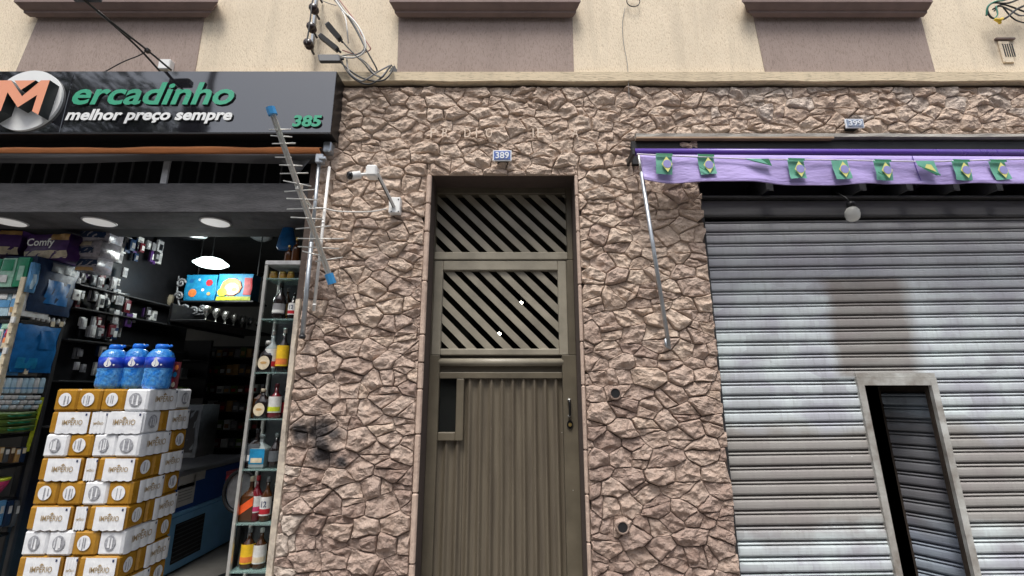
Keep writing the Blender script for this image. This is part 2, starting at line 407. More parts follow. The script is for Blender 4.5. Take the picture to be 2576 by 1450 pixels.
def curve_pts(pts, n=8):                              # smooth Catmull-Rom through the points
    P = [Vector(p) for p in pts]; P = [P[0] * 2 - P[1]] + P + [P[-1] * 2 - P[-2]]; out = []
    for i in range(1, len(P) - 2):
        for k in range(n):
            q = k / n; a, b_, c, d = P[i - 1], P[i], P[i + 1], P[i + 2]
            out.append(.5 * ((2 * b_) + (c - a) * q + (2 * a - 5 * b_ + 4 * c - d) * q * q + (3 * b_ - a - 3 * c + d) * q ** 3))
    out.append(P[-2]); return out

# ================================================================== THE SETTING
MB().box(-40, 40, -30, 12, -.30, -.152).build('ground', 'pavement_grey')['kind'] = 'structure'
MB().box(-40, 40, -13.5, -3.8, -.152, -.12).build('road', 'asphalt')['kind'] = 'structure'
pv = MB(); pv.box(-40, 40, -3.6, -.02, -.152, 0); pv.build('pavement', 'pavement_grey')['kind'] = 'structure'
MB().box(-40, 40, -3.8, -3.6, -.152, .004, .01).build('kerb', 'pavement_grey')['kind'] = 'structure'
MB().box(-9.5, -1.36, -.02, 4.4, -.15, .006).build('shop_floor', 'shop_floor')['kind'] = 'structure'
MB().box(1.2, 5.5, .0, 3.2, -.15, .006).build('store_floor', 'shop_dark')['kind'] = 'structure'

# ---- upper plastered wall with its painted panels, sills and ledge
ZL = at(1000, 219).z                                     # bottom edge of the ledge
ZLT = at(1000, 196).z
uw = thing('plastered_wall', 'cream scratched-plaster upper wall with mauve panels under its window sills', 'wall', (0, 0, ZL))
W = -.02
MB().box(-12, 9, W, .30, ZLT, 5.0).build('wall_face', 'cream_plaster', uw)
MB().box(-12, 9, W + .03, .30, 5.0, 7.6).build('wall_face', 'cream_plaster', uw)
lg = MB()
segs = 26
for i in range(segs):                                     # slightly wavy hand-run ledge
    x0 = -2.0 + i * 8.0 / segs; x1 = x0 + 8.0 / segs
    a, b_ = .006 * math.sin(i * 2.1), .006 * math.sin((i + 1) * 2.1)
    lg.add([(x0, -.07, ZL + a), (x1, -.07, ZL + b_), (x1, .2, ZL + b_), (x0, .2, ZL + a), (x0, -.066, ZLT), (x1, -.066, ZLT), (x1, W - .002, ZLT + .006), (x0, W - .002, ZLT + .006)],
           [(0, 1, 5, 4), (4, 5, 6, 7), (0, 3, 2, 1)])
lg.box(-12, -2.0, -.05, .2, ZL, ZLT)
lg.build('ledge', 'ledge_plaster', uw)
for (tl, tr, bl, br) in (((100, 44), (515, 44), (40, 180), (492, 180)), ((1003, 46), (1440, 46), (999, 193), (1444, 193)), ((1895, 46), (2315, 46), (1926, 193), (2354, 193))):
    a, b_, c, d = (at(*q, W) for q in (tl, tr, br, bl))
    zt, zb = b_.z + .02, max(ZLT + .001, d.z)
    if tl[0] == 100: zb = ZLT + .001
    MB().prism([(a.x, zt), (b_.x, zt), (c.x, zb), (d.x, zb)], W - .005, W + .02).build('painted_panel', 'mauve_plaster', uw)
for (l, r, lb, rb) in ((34, 549, 92, 519), (979, 1461, 1008, 1436), (1866, 2347, 1900, 2312)):
    yf = -.13
    z1 = at(1220, 5, yf).z; zb = at(1220, 46, W).z
    XL, XR = at(l, 5, yf).x, at(r, 5, yf).x; xl, xr = at(lb, 45, W).x, at(rb, 45, W).x
    prof = [(0, -.13, z1 + .10), (0, -.13, z1), (.10, -.122, z1 - .006), (.34, -.098, z1 - .028), (.42, -.092, z1 - .032), (.47, -.082, z1 - .034), (.50, -.080, z1 - .052), (.8, -.050, z1 - .064), (1, -.036, zb + .022), (1, -.032, zb), (1, .05, zb), (1, .05, z1 + .10)]
    mb = MB(); V = []
    for (k, y, z) in prof: V += [(XL + (xl - XL) * k, y, z), (XR + (xr - XR) * k, y, z)]
    n = len(prof)
    mb.add(V, [(2 * i, 2 * i + 1, 2 * ((i + 1) % n) + 1, 2 * ((i + 1) % n)) for i in range(n)] + [tuple(2 * i for i in range(n))[::-1], tuple(2 * i + 1 for i in range(n))])
    mb.build('window_sill', 'sill_paint', uw)
    mb = MB(); mb.box((xl + xr) / 2 - .62, (xl + xr) / 2 + .62, .0, W - .006, z1 + .102, 6.0); mb.build('window_pane', 'dark_glass', uw)
    mb = MB()
    for q in (-.65, -.02, .61): mb.box((xl + xr) / 2 + q, (xl + xr) / 2 + q + .04, W - .03, W + .0, z1 + .102, 6.0)
    mb.build('window_frame', 'white_plastic', uw)

# ---- the rubble stone wall: polygons cut from a jittered cell pattern, each stone its own block
DXL, DXR = -.585, .456                                    # door opening
DZT = at(1260, 445).z
SHL = -1.432                                               # stone edge beside the shop
PR = 1.365                                                # right edge of the right pillar
ZBAND = at(2000, 338, -.03).z
ZTOP = ZL - .026
sw = thing('stone_wall', 'brown rubble stone facade of chiselled blocks round the entrance door', 'wall', (0, 0, 0))
rs0 = random.Random(4)
mo = MB()
for a in ((SHL - .05, DXL, 0, ZTOP + .03), (DXL, DXR, DZT, ZTOP + .03), (DXR, PR, 0, ZTOP + .03), (PR, 5.2, ZBAND, ZTOP + .03)): mo.box(a[0], a[1], -.010, .30, a[2], a[3])
mo.build('mortar_bed', 'mortar', sw)
mb = MB(); mb.box(4.74, 9, -.03, .30, 0, ZBAND - .002); mb.box(5.201, 9, -.03, .30, ZBAND, ZTOP + .03); mb.build('side_pier', 'mortar_band', sw)
mb = MB()                                                 # smooth mortar strips that frame the door opening
z = 0
while z < DZT - .03:
    z2 = min(DZT - .002, z + rs0.uniform(.12, .42)); mb.box(DXL - .034, DXL + .001, -.038 - rs0.uniform(0, .006), -.008, z + .002, z2, .008); z = z2
z = 0
while z < DZT - .03:
    z2 = min(DZT - .002, z + rs0.uniform(.12, .42)); mb.box(DXR - .001, DXR + .022, -.036 - rs0.uniform(0, .006), -.008, z + .002, z2, .008); z = z2
mb.build('mortar_band', 'mortar_band', sw)
mb = MB()                                                 # broken plaster edge beside the shop opening
zs = [0 + i * .11 for i in range(21)]; V = []; fs = []
for i, z in enumerate(zs):
    w = .03 + .012 * rnd.random() + (.01 if z < 1.2 else 0); x0 = SHL - .052
    V += [(x0, -.014, z), (x0 + w, -.022 - .01 * rnd.random(), z), (x0 + w + .012, 0.002, z), (x0, .02, z)]
    if i:
        for k in range(3): fs.append((4 * i - 4 + k, 4 * i - 3 + k, 4 * i + 1 + k, 4 * i + k))
mb.add(V, fs); mb.build('plaster_edge', 'plaster_edge', sw)

def clip(poly, px, pz, nx, nz):                           # keep the side where (p - P).n <= 0
    out = []
    for i in range(len(poly)):
        a, b_ = poly[i - 1], poly[i]
        da = (a[0] - px) * nx + (a[1] - pz) * nz; db = (b_[0] - px) * nx + (b_[1] - pz) * nz
        if (da <= 0) != (db <= 0):
            q = da / (da - db); out.append((a[0] + (b_[0] - a[0]) * q, a[1] + (b_[1] - a[1]) * q))
        if db <= 0: out.append(b_)
    return out
def area(p): return .5 * abs(sum(p[i - 1][0] * p[i][1] - p[i][0] * p[i - 1][1] for i in range(len(p))))
def cent(p):
    n = len(p); return sum(q[0] for q in p) / n, sum(q[1] for q in p) / n
rs = random.Random(23)
seeds = []
gx, gz = .170, .098
for j in range(-2, 42):
    for i in range(-12, 33):
        seeds.append((i * gx + (j % 2) * gx / 2 + rs.uniform(-.064, .064), j * gz + rs.uniform(-.038, .038)))
cells = []
for s in seeds:
    p = [(s[0] - 1, s[1] - 1), (s[0] + 1, s[1] - 1), (s[0] + 1, s[1] + 1), (s[0] - 1, s[1] + 1)]
    for o in seeds:
        if o is s or abs(o[0] - s[0]) > .62 or abs(o[1] - s[1]) > .46: continue
        dx, dz = o[0] - s[0], (o[1] - s[1]) * 1.45
        p = clip(p, (s[0] + o[0]) / 2, (s[1] + o[1]) / 2, dx, dz * 1.45)
        if len(p) < 3: break
    if len(p) >= 3: cells.append(p)
def split(p, out):
    a = area(p); k = rs.random()
    if a < .010 or k > (.42 if a < .024 else .72): out.append(p); return
    cx, cz = cent(p); xs = [q[0] for q in p]; zs_ = [q[1] for q in p]
    wide = (max(xs) - min(xs)) > 1.5 * (max(zs_) - min(zs_))
    ang = rs.gauss(0, R(14)) + (0 if wide and rs.random() < .75 else R(90))
    cx += rs.uniform(-.03, .03); cz += rs.uniform(-.02, .02)
    nx, nz = math.cos(ang), math.sin(ang)
    for q in (clip(p, cx, cz, nx, nz), clip(p, cx, cz, -nx, -nz)):
        if len(q) >= 3: out.append(q)
from mathutils import noise as mnoise
def warp(x, z):
    a = mnoise.noise_vector(Vector((x * 5.5, z * 7.5, 3.1))); b_ = mnoise.noise_vector(Vector((x * 17, z * 19, 8.7)))
    return x + .026 * a.x + .005 * b_.x, z + .022 * a.z + .005 * b_.z
pieces = []
for p in cells: split(p, pieces)
stones = []
def warped(p):
    out = []
    for i in range(len(p)):
        a, b_ = p[i - 1], p[i]; L = math.hypot(b_[0] - a[0], b_[1] - a[1]); k = max(1, round(L / .055))
        out += [warp(a[0] + (b_[0] - a[0]) * j / k, a[1] + (b_[1] - a[1]) * j / k) for j in range(k)]
    return out
for p in pieces:
    p = warped(p)
    cx, cz = cent(p)
    x0, x1, z0, z1 = SHL, 5.0, 0, ZTOP
    if cx < DXL - .035 or (cx < -.06 and cz < DZT):
        if cz < DZT + .06: x1 = DXL - .036
    elif cz > DZT and cx < DXR: z0 = DZT
    if cx > DXR or (cx >= -.06 and cz < DZT):
        if cz < DZT + .02: x0 = DXR + .024
        if cz < ZBAND:
            if cx < PR + .25: x1 = PR + rs.uniform(-.012, .012)
            else: z0 = ZBAND
        elif cx > PR: z0 = ZBAND
    if cz > DZT and DXL - .03 < cx < DXR + .02: z0 = DZT
    extra = []                                            # parts of a cell left over past a corner of an opening
    if cz < DZT and DXL - .03 < cx < DXR + .02: extra.append((DXL - .2, DXR + .2, DZT))
    if cz < ZBAND and PR - .05 < cx < PR + .25: extra.append((PR + .001, 5.0, ZBAND))
    if cz < DZT + .06 and (DXL - .25 < cx < DXL - .035): extra.append((DXL - .035, DXR, DZT))
    if cz < DZT + .02 and (DXR < cx < DXR + .25): extra.append((DXL, DXR + .023, DZT))
    for (xa_, xb_, za_) in extra:
        q = p
        for (a, b_, nx, nz) in ((xa_, 0, -1, 0), (xb_, 0, 1, 0), (0, za_, 0, -1), (0, ZTOP, 0, 1)):
            if len(q) >= 3: q = clip(q, a, b_, nx, nz)
        if len(q) >= 3 and area(q) > .0006: stones.append(q)
    q = p
    for (a, b_, nx, nz) in ((x0, 0, -1, 0), (x1, 0, 1, 0), (0, z0, 0, -1), (0, z1, 0, 1)):
        if len(q) >= 3: q = clip(q, a, b_, nx, nz)
    if len(q) < 3: continue
    # a stone may not reach into the door opening or the shutter bay
    ccx, ccz = cent(q)
    if DXL - .02 < ccx < DXR + .02 and ccz < DZT: continue
    if ccx > PR and ccz < ZBAND: continue
    if area(q) < .0008: continue
    stones.append(q)
def shrink(p, d):                                         # move every corner inwards by d
    n = len(p); sg = sum(p[i - 1][0] * p[i][1] - p[i][0] * p[i - 1][1] for i in range(n)); sg = 1 if sg > 0 else -1; out = []
    for i in range(n):
        a, b_, c = p[i - 1], p[i], p[(i + 1) % n]; nx = nz = 0
        for (q, r_) in ((a, b_), (b_, c)):
            ex, ez = r_[0] - q[0], r_[1] - q[1]; L = math.hypot(ex, ez) or 1; nx -= ez / L * sg; nz += ex / L * sg
        L = math.hypot(nx, nz) or 1; out.append((b_[0] + nx / L * d, b_[1] + nz / L * d))
    return out
def stone_mesh(p):
    c = cent(p); big = math.sqrt(area(p)); base = rs.uniform(.019, .027); ph = rs.uniform(0, 60)
    def plane(h0, gx_, gz_, ox=0., oz=0.): return lambda x, z: h0 + gx_ * (x - c[0] - ox) + gz_ * (z - c[1] - oz)
    top = rs.uniform(.11, .27) * big
    up = plane(top, rs.uniform(-.25, .25), -rs.uniform(.10, .55), 0, rs.uniform(-.02, .02))      # face that looks up
    dn = plane(top, rs.uniform(-.35, .35), rs.uniform(.15, .95), 0, rs.uniform(-.03, .01))       # broken underside
    sd = plane(top * rs.uniform(.9, 1.3), rs.choice((-1, 1)) * rs.uniform(.3, .9), rs.uniform(-.2, .2), 0, 0)
    ch = plane(top * rs.uniform(.2, .7), rs.uniform(-.5, .5), rs.uniform(-.5, .3), rs.uniform(-.04, .04), rs.uniform(-.03, .03))
    n_ = len(p); edge_k = [rs.uniform(1.8, 4.5) for _ in p]
    def dist(x, z):
        best = 9
        for i in range(n_):
            a, b_ = p[i - 1], p[i]; ex, ez = b_[0] - a[0], b_[1] - a[1]; L2 = ex * ex + ez * ez or 1e-9
            q = max(0, min(1, ((x - a[0]) * ex + (z - a[1]) * ez) / L2)); best = min(best, edge_k[i] * math.hypot(x - a[0] - q * ex, z - a[1] - q * ez))
        return best
    def h(x, z):
        body = max(min(up(x, z), dn(x, z), sd(x, z)), min(ch(x, z), top * .8), 0)
        v = base + min(.058, dist(x, z), body)
        v += .011 * mnoise.noise(Vector((x * 24, z * 28, ph))) + .0065 * mnoise.noise(Vector((x * 52, z * 58, ph)))
        return max(.015, v)
    per = sum(math.hypot(p[i][0] - p[i - 1][0], p[i][1] - p[i - 1][1]) for i in range(len(p)))
    step = max(.018, per / 28); out = []
    for i in range(len(p)):
        a, b_ = p[i - 1], p[i]; L = math.hypot(b_[0] - a[0], b_[1] - a[1]); k = max(1, round(L / step))
        for j in range(k):
            q = j / k; x, z = a[0] + (b_[0] - a[0]) * q, a[1] + (b_[1] - a[1]) * q
            pull = rs.uniform(.0, .022)
            out.append((x + (c[0] - x) * pull, z + (c[1] - z) * pull))
    n = len(out); off = (c[0] + rs.uniform(-.2, .2) * big, c[1] + rs.uniform(-.15, .15) * big)
    mb = MB(); V = [(x, .006, z) for x, z in out] + [(x, -.021 - rs.uniform(0, .006), z) for x, z in out]
    for s in (.955, .87, .74, .57, .38, .19):
        for x, z in out:
            q = s + rs.uniform(-.03, .03); X, Z = off[0] + (x - off[0]) * q, off[1] + (z - off[1]) * q; V.append((X, -h(X, Z), Z))
    V.append((off[0], -h(*off), off[1])); fs = []
    for r_ in range(7):
        for i in range(n):
            a, b_, c_, d_ = r_ * n + i, r_ * n + (i + 1) % n, (r_ + 1) * n + (i + 1) % n, (r_ + 1) * n + i
            if r_ == 0: fs.append((a, b_, c_, d_))
            elif rs.random() < .5: fs += [(a, b_, c_), (a, c_, d_)]
            else: fs += [(a, b_, d_), (b_, c_, d_)]
    fs += [(7 * n + i, 7 * n + (i + 1) % n, 8 * n) for i in range(n)]
    # stones read from their own origin
    mb.v = [(x - c[0], y, z - c[1]) for x, y, z in V]; mb.f = fs; mb.mi = [0] * len(fs)
    return mb, c
stones.sort(key=area, reverse=True)
def seen(p):
    c = cent(p); return c[1] > .42 and c[0] < 4.35 and not (c[0] < -1.30 and 3.42 < c[1])
order = [p for p in stones if seen(p)] + [p for p in stones if not seen(p)]
rest = {k: MB() for k in ('stone_tan', 'stone_pink', 'stone_brown', 'stone_grey')}
for i, p in enumerate(order):
    q = shrink(p, rs.uniform(.0009, .0017))
    if len(q) < 3 or area(q) < .0004: continue
    mb, c = stone_mesh(q)
    k = (c[1] - .6) / 3.0 + rs.gauss(0, .16)
    mt = 'stone_brown' if k < .18 else 'stone_pink' if k < .55 else 'stone_tan'
    if c[0] > 1.5: mt = 'stone_tan' if rs.random() < .8 else 'stone_grey'
    if c[0] < -1.33 and c[1] < 1.4 and rs.random() < .5: mt = 'stone_grey'
    if i < 299:
        o = bpy.data.objects.new('stone', mb.mesh('stone', mt)); COL.objects.link(o); o.parent = sw; o.location = (c[0], 0, c[1])
    else:
        r = rest[mt]; r.add([(x + c[0], y, z + c[1]) for x, y, z in mb.v], mb.f)
allr = MB()
for j, (k, r) in enumerate(rest.items()): allr.cur = j; allr.add(r.v, r.f)
allr.build('small_stones', list(rest), sw)['kind'] = 'stuff'
print('stones', len(stones), sum(seen(p) for p in stones))
# faded letters left on the stones over the door
for ch, u in (('P', 1082), ('R', 1112), ('D', 1168), ('I', 1197), ('O', 1222), ('I', 1340), ('E', 1352), ('A', 1440)):
    z = at(u, 345, -.07).z; w = .008 if ch == 'I' else .045
    lettering(ch, at(u, 345, -.07).x, at(u, 345, -.07).x + w, z, z + .075, -.054, .012, 'letters_faded', sw, 'faded_letter', each=False)
# two drain holes with their lips
for (u, v) in ((1545, 990), (1563, 1323)):
    p = at(u, v, -.03); mb = MB(); n = 18; r0, r1 = .030, .042; V = []
    for k in range(n):
        a = 2 * math.pi * k / n; V += [(p.x + r0 * math.cos(a), .05, p.z + r0 * math.sin(a)), (p.x + r0 * math.cos(a), -.070, p.z + r0 * math.sin(a)), (p.x + r1 * math.cos(a), -.062, p.z + r1 * math.sin(a)), (p.x + r1 * math.cos(a), .0, p.z + r1 * math.sin(a))]
    mb.add(V, [(4 * k + q, 4 * ((k + 1) % n) + q, 4 * ((k + 1) % n) + q + 1, 4 * k + q + 1) for k in range(n) for q in range(3)])
    o = mb.build('drain_pipe', 'stone_brown', sw, True)
    MB().lathe([(r0 + .001, 0), (r0 + .001, .004)], (0, 0, 0), 18).v
    d = MB(); d.prism([(p.x + r0 * 1.03 * math.cos(2 * math.pi * k / n), p.z + r0 * 1.03 * math.sin(2 * math.pi * k / n)) for k in range(n)], -.0655, -.03)
    d.build('drain_bore', 'black_plastic', o)
# cable mouth hole in the plaster by the mauve panel
p = at(990, 178, W); mb = MB(); mb.prism([(p.x + (.034 + .012 * math.sin(3 * k)) * math.cos(k * .45), p.z - .02 + (.055 + .012 * math.cos(2 * k)) * math.sin(k * .45)) for k in range(14)], W - .003, W + .03); mb.build('cable_hole', 'black_plastic', uw)

def atZ(u, v, Z):
    d = ray(u, v); return EYE + d * ((Z - EYE.z) / d.z)
def ext(p, q, z):                                         # point on the line p-q at height z
    k = (z - p.z) / (q.z - p.z); return p + (q - p) * k

# ================================================================== ENTRANCE DOOR
YD = .19
dr = thing('entrance_door', 'dark olive metal entrance door with diagonal slats above a corrugated panel', 'door', (-.06, YD, 0))
def D(u, v): return at(u, v, YD)
fL, fR = -.512, .355                                      # lower leaf opening
zT = DZT + .03
zTr0, zTr1 = D(1260, 636).z, D(1260, 489).z                # transom opening
zt0 = D(1260, 655).z; zlow = D(1260, 894).z
oL, oR, tL, tR = -.577, .404, -.580, .416                  # window frame and transom opening
for a, b_, za_, zb_ in ((DXL, fL, 0, zlow - .001), (fR, DXR, 0, zlow - .001), (DXL, oL, zlow, zt0 - .001), (oR, DXR, zlow, zt0 - .001), (DXL, tL, zt0, zT), (tR, DXR, zt0, zT)):
    MB().box(a, b_, YD - .012, YD + .08, za_, zb_, .004).build('frame_post', 'door_paint', dr)
mb = MB(); mb.box(tL, tR, YD - .008, YD + .07, zTr1, zT, .004); mb.build('frame_head', 'door_paint', dr)
mb = MB(); mb.box(tL, tR, YD - .016, YD + .06, zt0, zTr0, .006); mb.build('transom_rail', 'slat_paint', dr)
def slats(x0, x1, z0, z1, phase, pitch, width, y, name):
    c = phase - 40 * pitch
    while c < x1 + z1 + pitch:
        h = width * math.sqrt(2) / 2
        p = [(x0, z0), (x1, z0), (x1, z1), (x0, z1)]
        q = clip(p, c + h, 0, .7071, .7071); q = clip(q, c - h, 0, -.7071, -.7071) if len(q) > 2 else q
        if len(q) > 2 and area(q) > 2e-5:
            mb = MB(); mb.prism(q, y, y + .016); mb.build(name, 'slat_paint', dr)
        c += pitch
pit = D(1310, 660).x - D(1266.3, 660).x
ph = D(1193, 681); 
slats(tL + .002, tR - .002, zTr0, zTr1, D(1175, 636).x + zTr0 + pit * .5, pit, pit * .37, YD + .016, 'transom_slat')
# leaf: glazed upper half
lw0, lw1 = D(1094, 780).x + .008, D(1428, 780).x - .012
wx0, wx1 = D(1111.5, 780).x, D(1405, 780).x
wz0, wz1 = D(1260, 878).z, D(1260, 681).z
zl1 = D(1260, 657).z; zl0 = D(1260, 894).z
y0 = YD - .010
for q in ((oL + .001, wx0, zl0, zl1), (wx1, oR - .001, zl0, zl1)): MB().box(q[0], q[1], y0, YD + .05, q[2], q[3], .005).build('window_stile', 'slat_paint', dr)
for q in ((wx0, wx1, wz1, zl1), (wx0, wx1, zl0, wz0)): MB().box(q[0], q[1], y0, YD + .05, q[2], q[3], .005).build('window_rail', 'slat_paint', dr)
slats(wx0 + .001, wx1 - .001, wz0 + .001, wz1 - .001, ph.x + wz1 + pit * .5, pit, pit * .385, YD + .012, 'window_slat')
# round push bar and rails below it
zb0, zb1 = D(1260, 921).z, D(1260, 902).z
mb = MB(); mb.tube([(fL - .01, YD + .012, (zb0 + zb1) / 2), (fR + .01, YD + .012, (zb0 + zb1) / 2)], (zb1 - zb0) / 2 * 1.05, 16); mb.build('push_bar', 'slat_paint', dr, True)
zr1, zr0 = D(1260, 937).z, D(1260, 953).z
MB().box(fL + .001, fR - .001, YD + .03, YD + .06, zr1, zl0 + .0).build('recess_panel', 'door_paint', dr)
MB().box(fL + .001, fR - .001, YD - .006, YD + .05, zr0, zr1, .004).build('lock_rail', 'door_paint', dr)
# small dark window
mx0, mx1, mx2 = fL + .002, D(1147.5, 1020).x, D(1166.5, 1020).x
mz1, mz0, mzb = zr0, D(1120, 1088).z, D(1120, 1109).z
mb = MB(); mb.box(mx1, mx2, YD - .012, YD + .05, mzb, mz1 - .001, .004); mb.box(mx0, mx1 - .0005, YD - .0115, YD + .05, mzb, mz0, .004); mb.build('vision_frame', 'door_paint', dr)
MB().box(mx0, mx1, YD + .03, YD + .036, mz0, mz1).build('vision_pane', 'dark_glass', dr)
# corrugated sheet
pc = D(1208.6, 965).x - D(1181.4, 965).x; c0 = D(1181.4, 965).x
def corr(x0, x1, z0, z1):
    n = max(6, int((x1 - x0) / pc * 14))
    def fn(i, j):
        x = x0 + (x1 - x0) * i; f = math.cos(2 * math.pi * (x - c0) / pc); f = max(-.35, f) + .07 * math.cos(6 * math.pi * (x - c0) / pc)
        return (x, YD + .022 - .019 * f, z0 + (z1 - z0) * j)
    return MB().grid(fn, n, 1).build('corrugated_panel', 'corrugated_paint', dr, True)
corr(mx2 + .001, fR - .001, .04, zr0 - .001); corr(fL + .001, mx2 - .001, .04, mzb - .001)
hx = D(1431, 1025).x
mb = MB(); za, zb = D(1431, 1046).z, D(1431, 1006).z
mb.tube(curve_pts([(hx, YD - .012, zb), (hx, YD - .05, zb - .008), (hx, YD - .055, (za + zb) / 2), (hx, YD - .05, za + .008), (hx, YD - .012, za)], 5), .008, 10); hd = mb.build('handle', 'black_gloss', dr, True)
for z in (za, zb): MB().lathe([(.013, 0), (.013, .014)], (hx, YD - .03, z - .007), 14).build('handle_ferrule', 'steel_bright', hd, True)
lk = D(1433, 1068); mb = MB(); n = 20
mb.prism([(lk.x + .021 * math.cos(2 * math.pi * k / n), lk.z + .028 * math.sin(2 * math.pi * k / n)) for k in range(n)], YD - .022, YD - .011); lo = mb.build('lock', 'black_gloss', dr)
mb = MB(); mb.prism([(lk.x + .012 * math.cos(2 * math.pi * k / n), lk.z + .012 * math.sin(2 * math.pi * k / n)) for k in range(n)], YD - .028, YD - .021); mb.build('lock_cylinder', 'brass', lo)
for (u, v) in ((1413, 1088), (1441, 1233)):
    p = D(u, v); MB().box(p.x - .003, p.x + .003, YD - .014, YD - .01, p.z - .003, p.z + .003).build('screw', 'steel_bright', dr)
# dark hallway behind the slats with two lit lamps
hw = thing('hallway', 'dark hallway seen through the door slats', 'room', (-.06, .3, 0))
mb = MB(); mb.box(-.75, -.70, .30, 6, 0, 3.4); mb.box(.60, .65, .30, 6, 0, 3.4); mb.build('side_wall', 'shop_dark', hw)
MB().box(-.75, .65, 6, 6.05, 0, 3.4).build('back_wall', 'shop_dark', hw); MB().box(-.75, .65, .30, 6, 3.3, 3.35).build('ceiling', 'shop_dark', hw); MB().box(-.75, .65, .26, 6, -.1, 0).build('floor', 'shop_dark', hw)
for (u, v, Y, lb) in ((1311, 762, 2.3, 'small lit lamp high in the hallway behind the door slats'), (1256, 840, 4.2, 'small lit lamp low and deeper in the hallway behind the door slats')):
    p = at(u, v, Y); t_ = thing('hall_lamp', lb, 'lamp', p, 'hallway lamps'); r = .024 * (Y + 3) / 5.3
    mb = MB(); mb.lathe([(r * .2, r * .8), (r * .9, r * .3), (r, 0), (r * .6, -r * .6), (r * .05, -r * .75)]); local('lamp_shade', mb.mesh('lamp_shade', 'bulb_glow', True), t_)
    mb = MB(); mb.tube([(0, 0, r * .8), (0, 0, 3.3 - p.z)], .006, 6); local('cord', mb.mesh('cord', 'cable_black'), t_)

# ================================================================== ROLLER SHUTTER
YS = .12
rsh = thing('roller_shutter', 'closed grey roller shutter of horizontal metal slats with a wicket door ajar', 'shutter', (2.9, YS, 0))
SK = .0125                                                 # the curtain hangs slightly out of level
PZ = .0905
pz = at(1922, 932, YS); Z0 = pz.z - (pz.x - 2.8) * SK      # centre of a bead
def zof(k, x): return Z0 + k * PZ + (x - 2.8) * SK
yf = .090                                                  # wicket frame front
W0 = [at(2155, 950, yf), at(2255, 1450, yf)]; W1 = [at(2355, 950, yf), at(2470, 1450, yf)]
WT = W0[0].z
SPROF = [(-.006, .016), (.0045, .016), (.0055, -.0105), (.015, -.0138), (.033, -.0145), (.050, -.0135), (.0595, -.0095), (.0605, .016), (.0665, .016), (.0675, -.006), (.0735, -.010), (.0795, -.006), (.0805, .016), (.0845, .016)]
def slat_mesh(xa, xb, k, org=(0, 0), fn=None):
    V = []; n = len(SPROF)
    ns = max(2, int((xb - xa) / .22)); ty = rs.uniform(-.0012, .0012)
    for q in range(ns + 1):
        x = xa + (xb - xa) * q / ns
        dy = .0035 * mnoise.noise(Vector((x * 1.1, k * .35, 2.2))) + .0022 * mnoise.noise(Vector((x * 3.3, k * 1.7, 5.2))); dz = .0022 * mnoise.noise(Vector((x * 1.6, k * .9, 9.1)))
        for (z, y) in SPROF: V.append((x, YS + y + dy + ty, zof(k, x) + z - .0735 + dz))
    mb = MB(); mb.add(V, [(q * n + i, q * n + i + 1, q * n + n + i + 1, q * n + n + i) for q in range(ns) for i in range(n - 1)]); return mb
XA, XB = 1.36, 4.75
kmax = int((at(2000, 541, YS).z - Z0) / PZ)
for k in range(-20, kmax + 1):
    zc = zof(k, 2.56)
    if zc < .03: continue
    if zc > WT + .03: segs_ = ((XA, XB),)
    else: segs_ = ((XA, ext(W0[0], W0[1], zc).x + .02), (ext(W1[0], W1[1], zc).x - .02, XB))
    for (a, b_) in segs_: slat_mesh(a, b_, k).build('slat', 'shutter_metal', rsh)
mb = MB()
def bar(p, q, w0, w1, y0, y1, m_=None):                    # upright flat bar in the facade plane
    m_.prism([(p.x + w0, p.z), (p.x + w1, p.z), (q.x + w1, q.z), (q.x + w0, q.z)], y0, y1)
w = .043
for (Wp, a, b_) in ((W0, 0, w), (W1, -w, 0)):
    mb = MB(); bar(Wp[0], ext(Wp[0], Wp[1], .03), a, b_, yf, YS - .003, mb); mb.build('wicket_frame', 'frame_metal', rsh)
mb = MB(); mb.box(W0[0].x + w, W1[0].x - w, yf + .001, YS + .03, WT - .052, WT); mb.box(W0[0].x, W1[0].x, yf + .006, YS, WT + .001, WT + .03); mb.build('wicket_head', 'frame_metal', rsh)
# wicket door leaf, hinged right and swung inwards
hr = at(2422.8, 1371.9, .20); dl = ray(2291, 1346.6); tl = (hr.z - EYE.z) / dl.z; hl = EYE + dl * tl
print('leaf', hr, hl)
va = Vector((hl.x - hr.x, hl.y - hr.y)); LW = va.length; va.normalize()
if va.y < .2: va = Vector((-.93, .36)).normalized()
HX0, HX1 = at(2329, 965, .2).x, hr.x
leaf = MB()
def onleaf(d, off, z):                                     # d metres from the hinge edge, off = out of the plane
    hx = HX1 + (z - hr.z) / (at(2329, 965, .2).z - hr.z) * (HX0 - HX1)
    return (hx + va.x * d - va.y * off, .20 + va.y * d + va.x * off * 1, z)
def leafbox(m_, d0, d1, o0, o1, z0, z1):
    P = [onleaf(d, o, z) for z in (z0, z1) for (d, o) in ((d0, o0), (d1, o0), (d1, o1), (d0, o1))]
    m_.add(P, [(0, 3, 2, 1), (4, 5, 6, 7), (0, 1, 5, 4), (1, 2, 6, 5), (2, 3, 7, 6), (3, 0, 4, 7)])
LW = max(.22, LW)
leafbox(leaf, -.02, LW + .01, -.034, -.028, .10, WT - .06)
leafbox(leaf, LW, LW + .012, -.02, .016, .10, WT - .06)
wl = leaf.build('wicket_door', 'rust_dark', rsh)
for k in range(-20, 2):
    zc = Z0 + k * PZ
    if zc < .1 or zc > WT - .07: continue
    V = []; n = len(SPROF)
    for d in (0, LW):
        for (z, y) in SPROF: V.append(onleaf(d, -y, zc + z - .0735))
    mb = MB(); mb.add(V, [(i, i + 1, n + i + 1, n + i) for i in range(n - 1)]); mb.build('slat', 'shutter_shaded', wl)
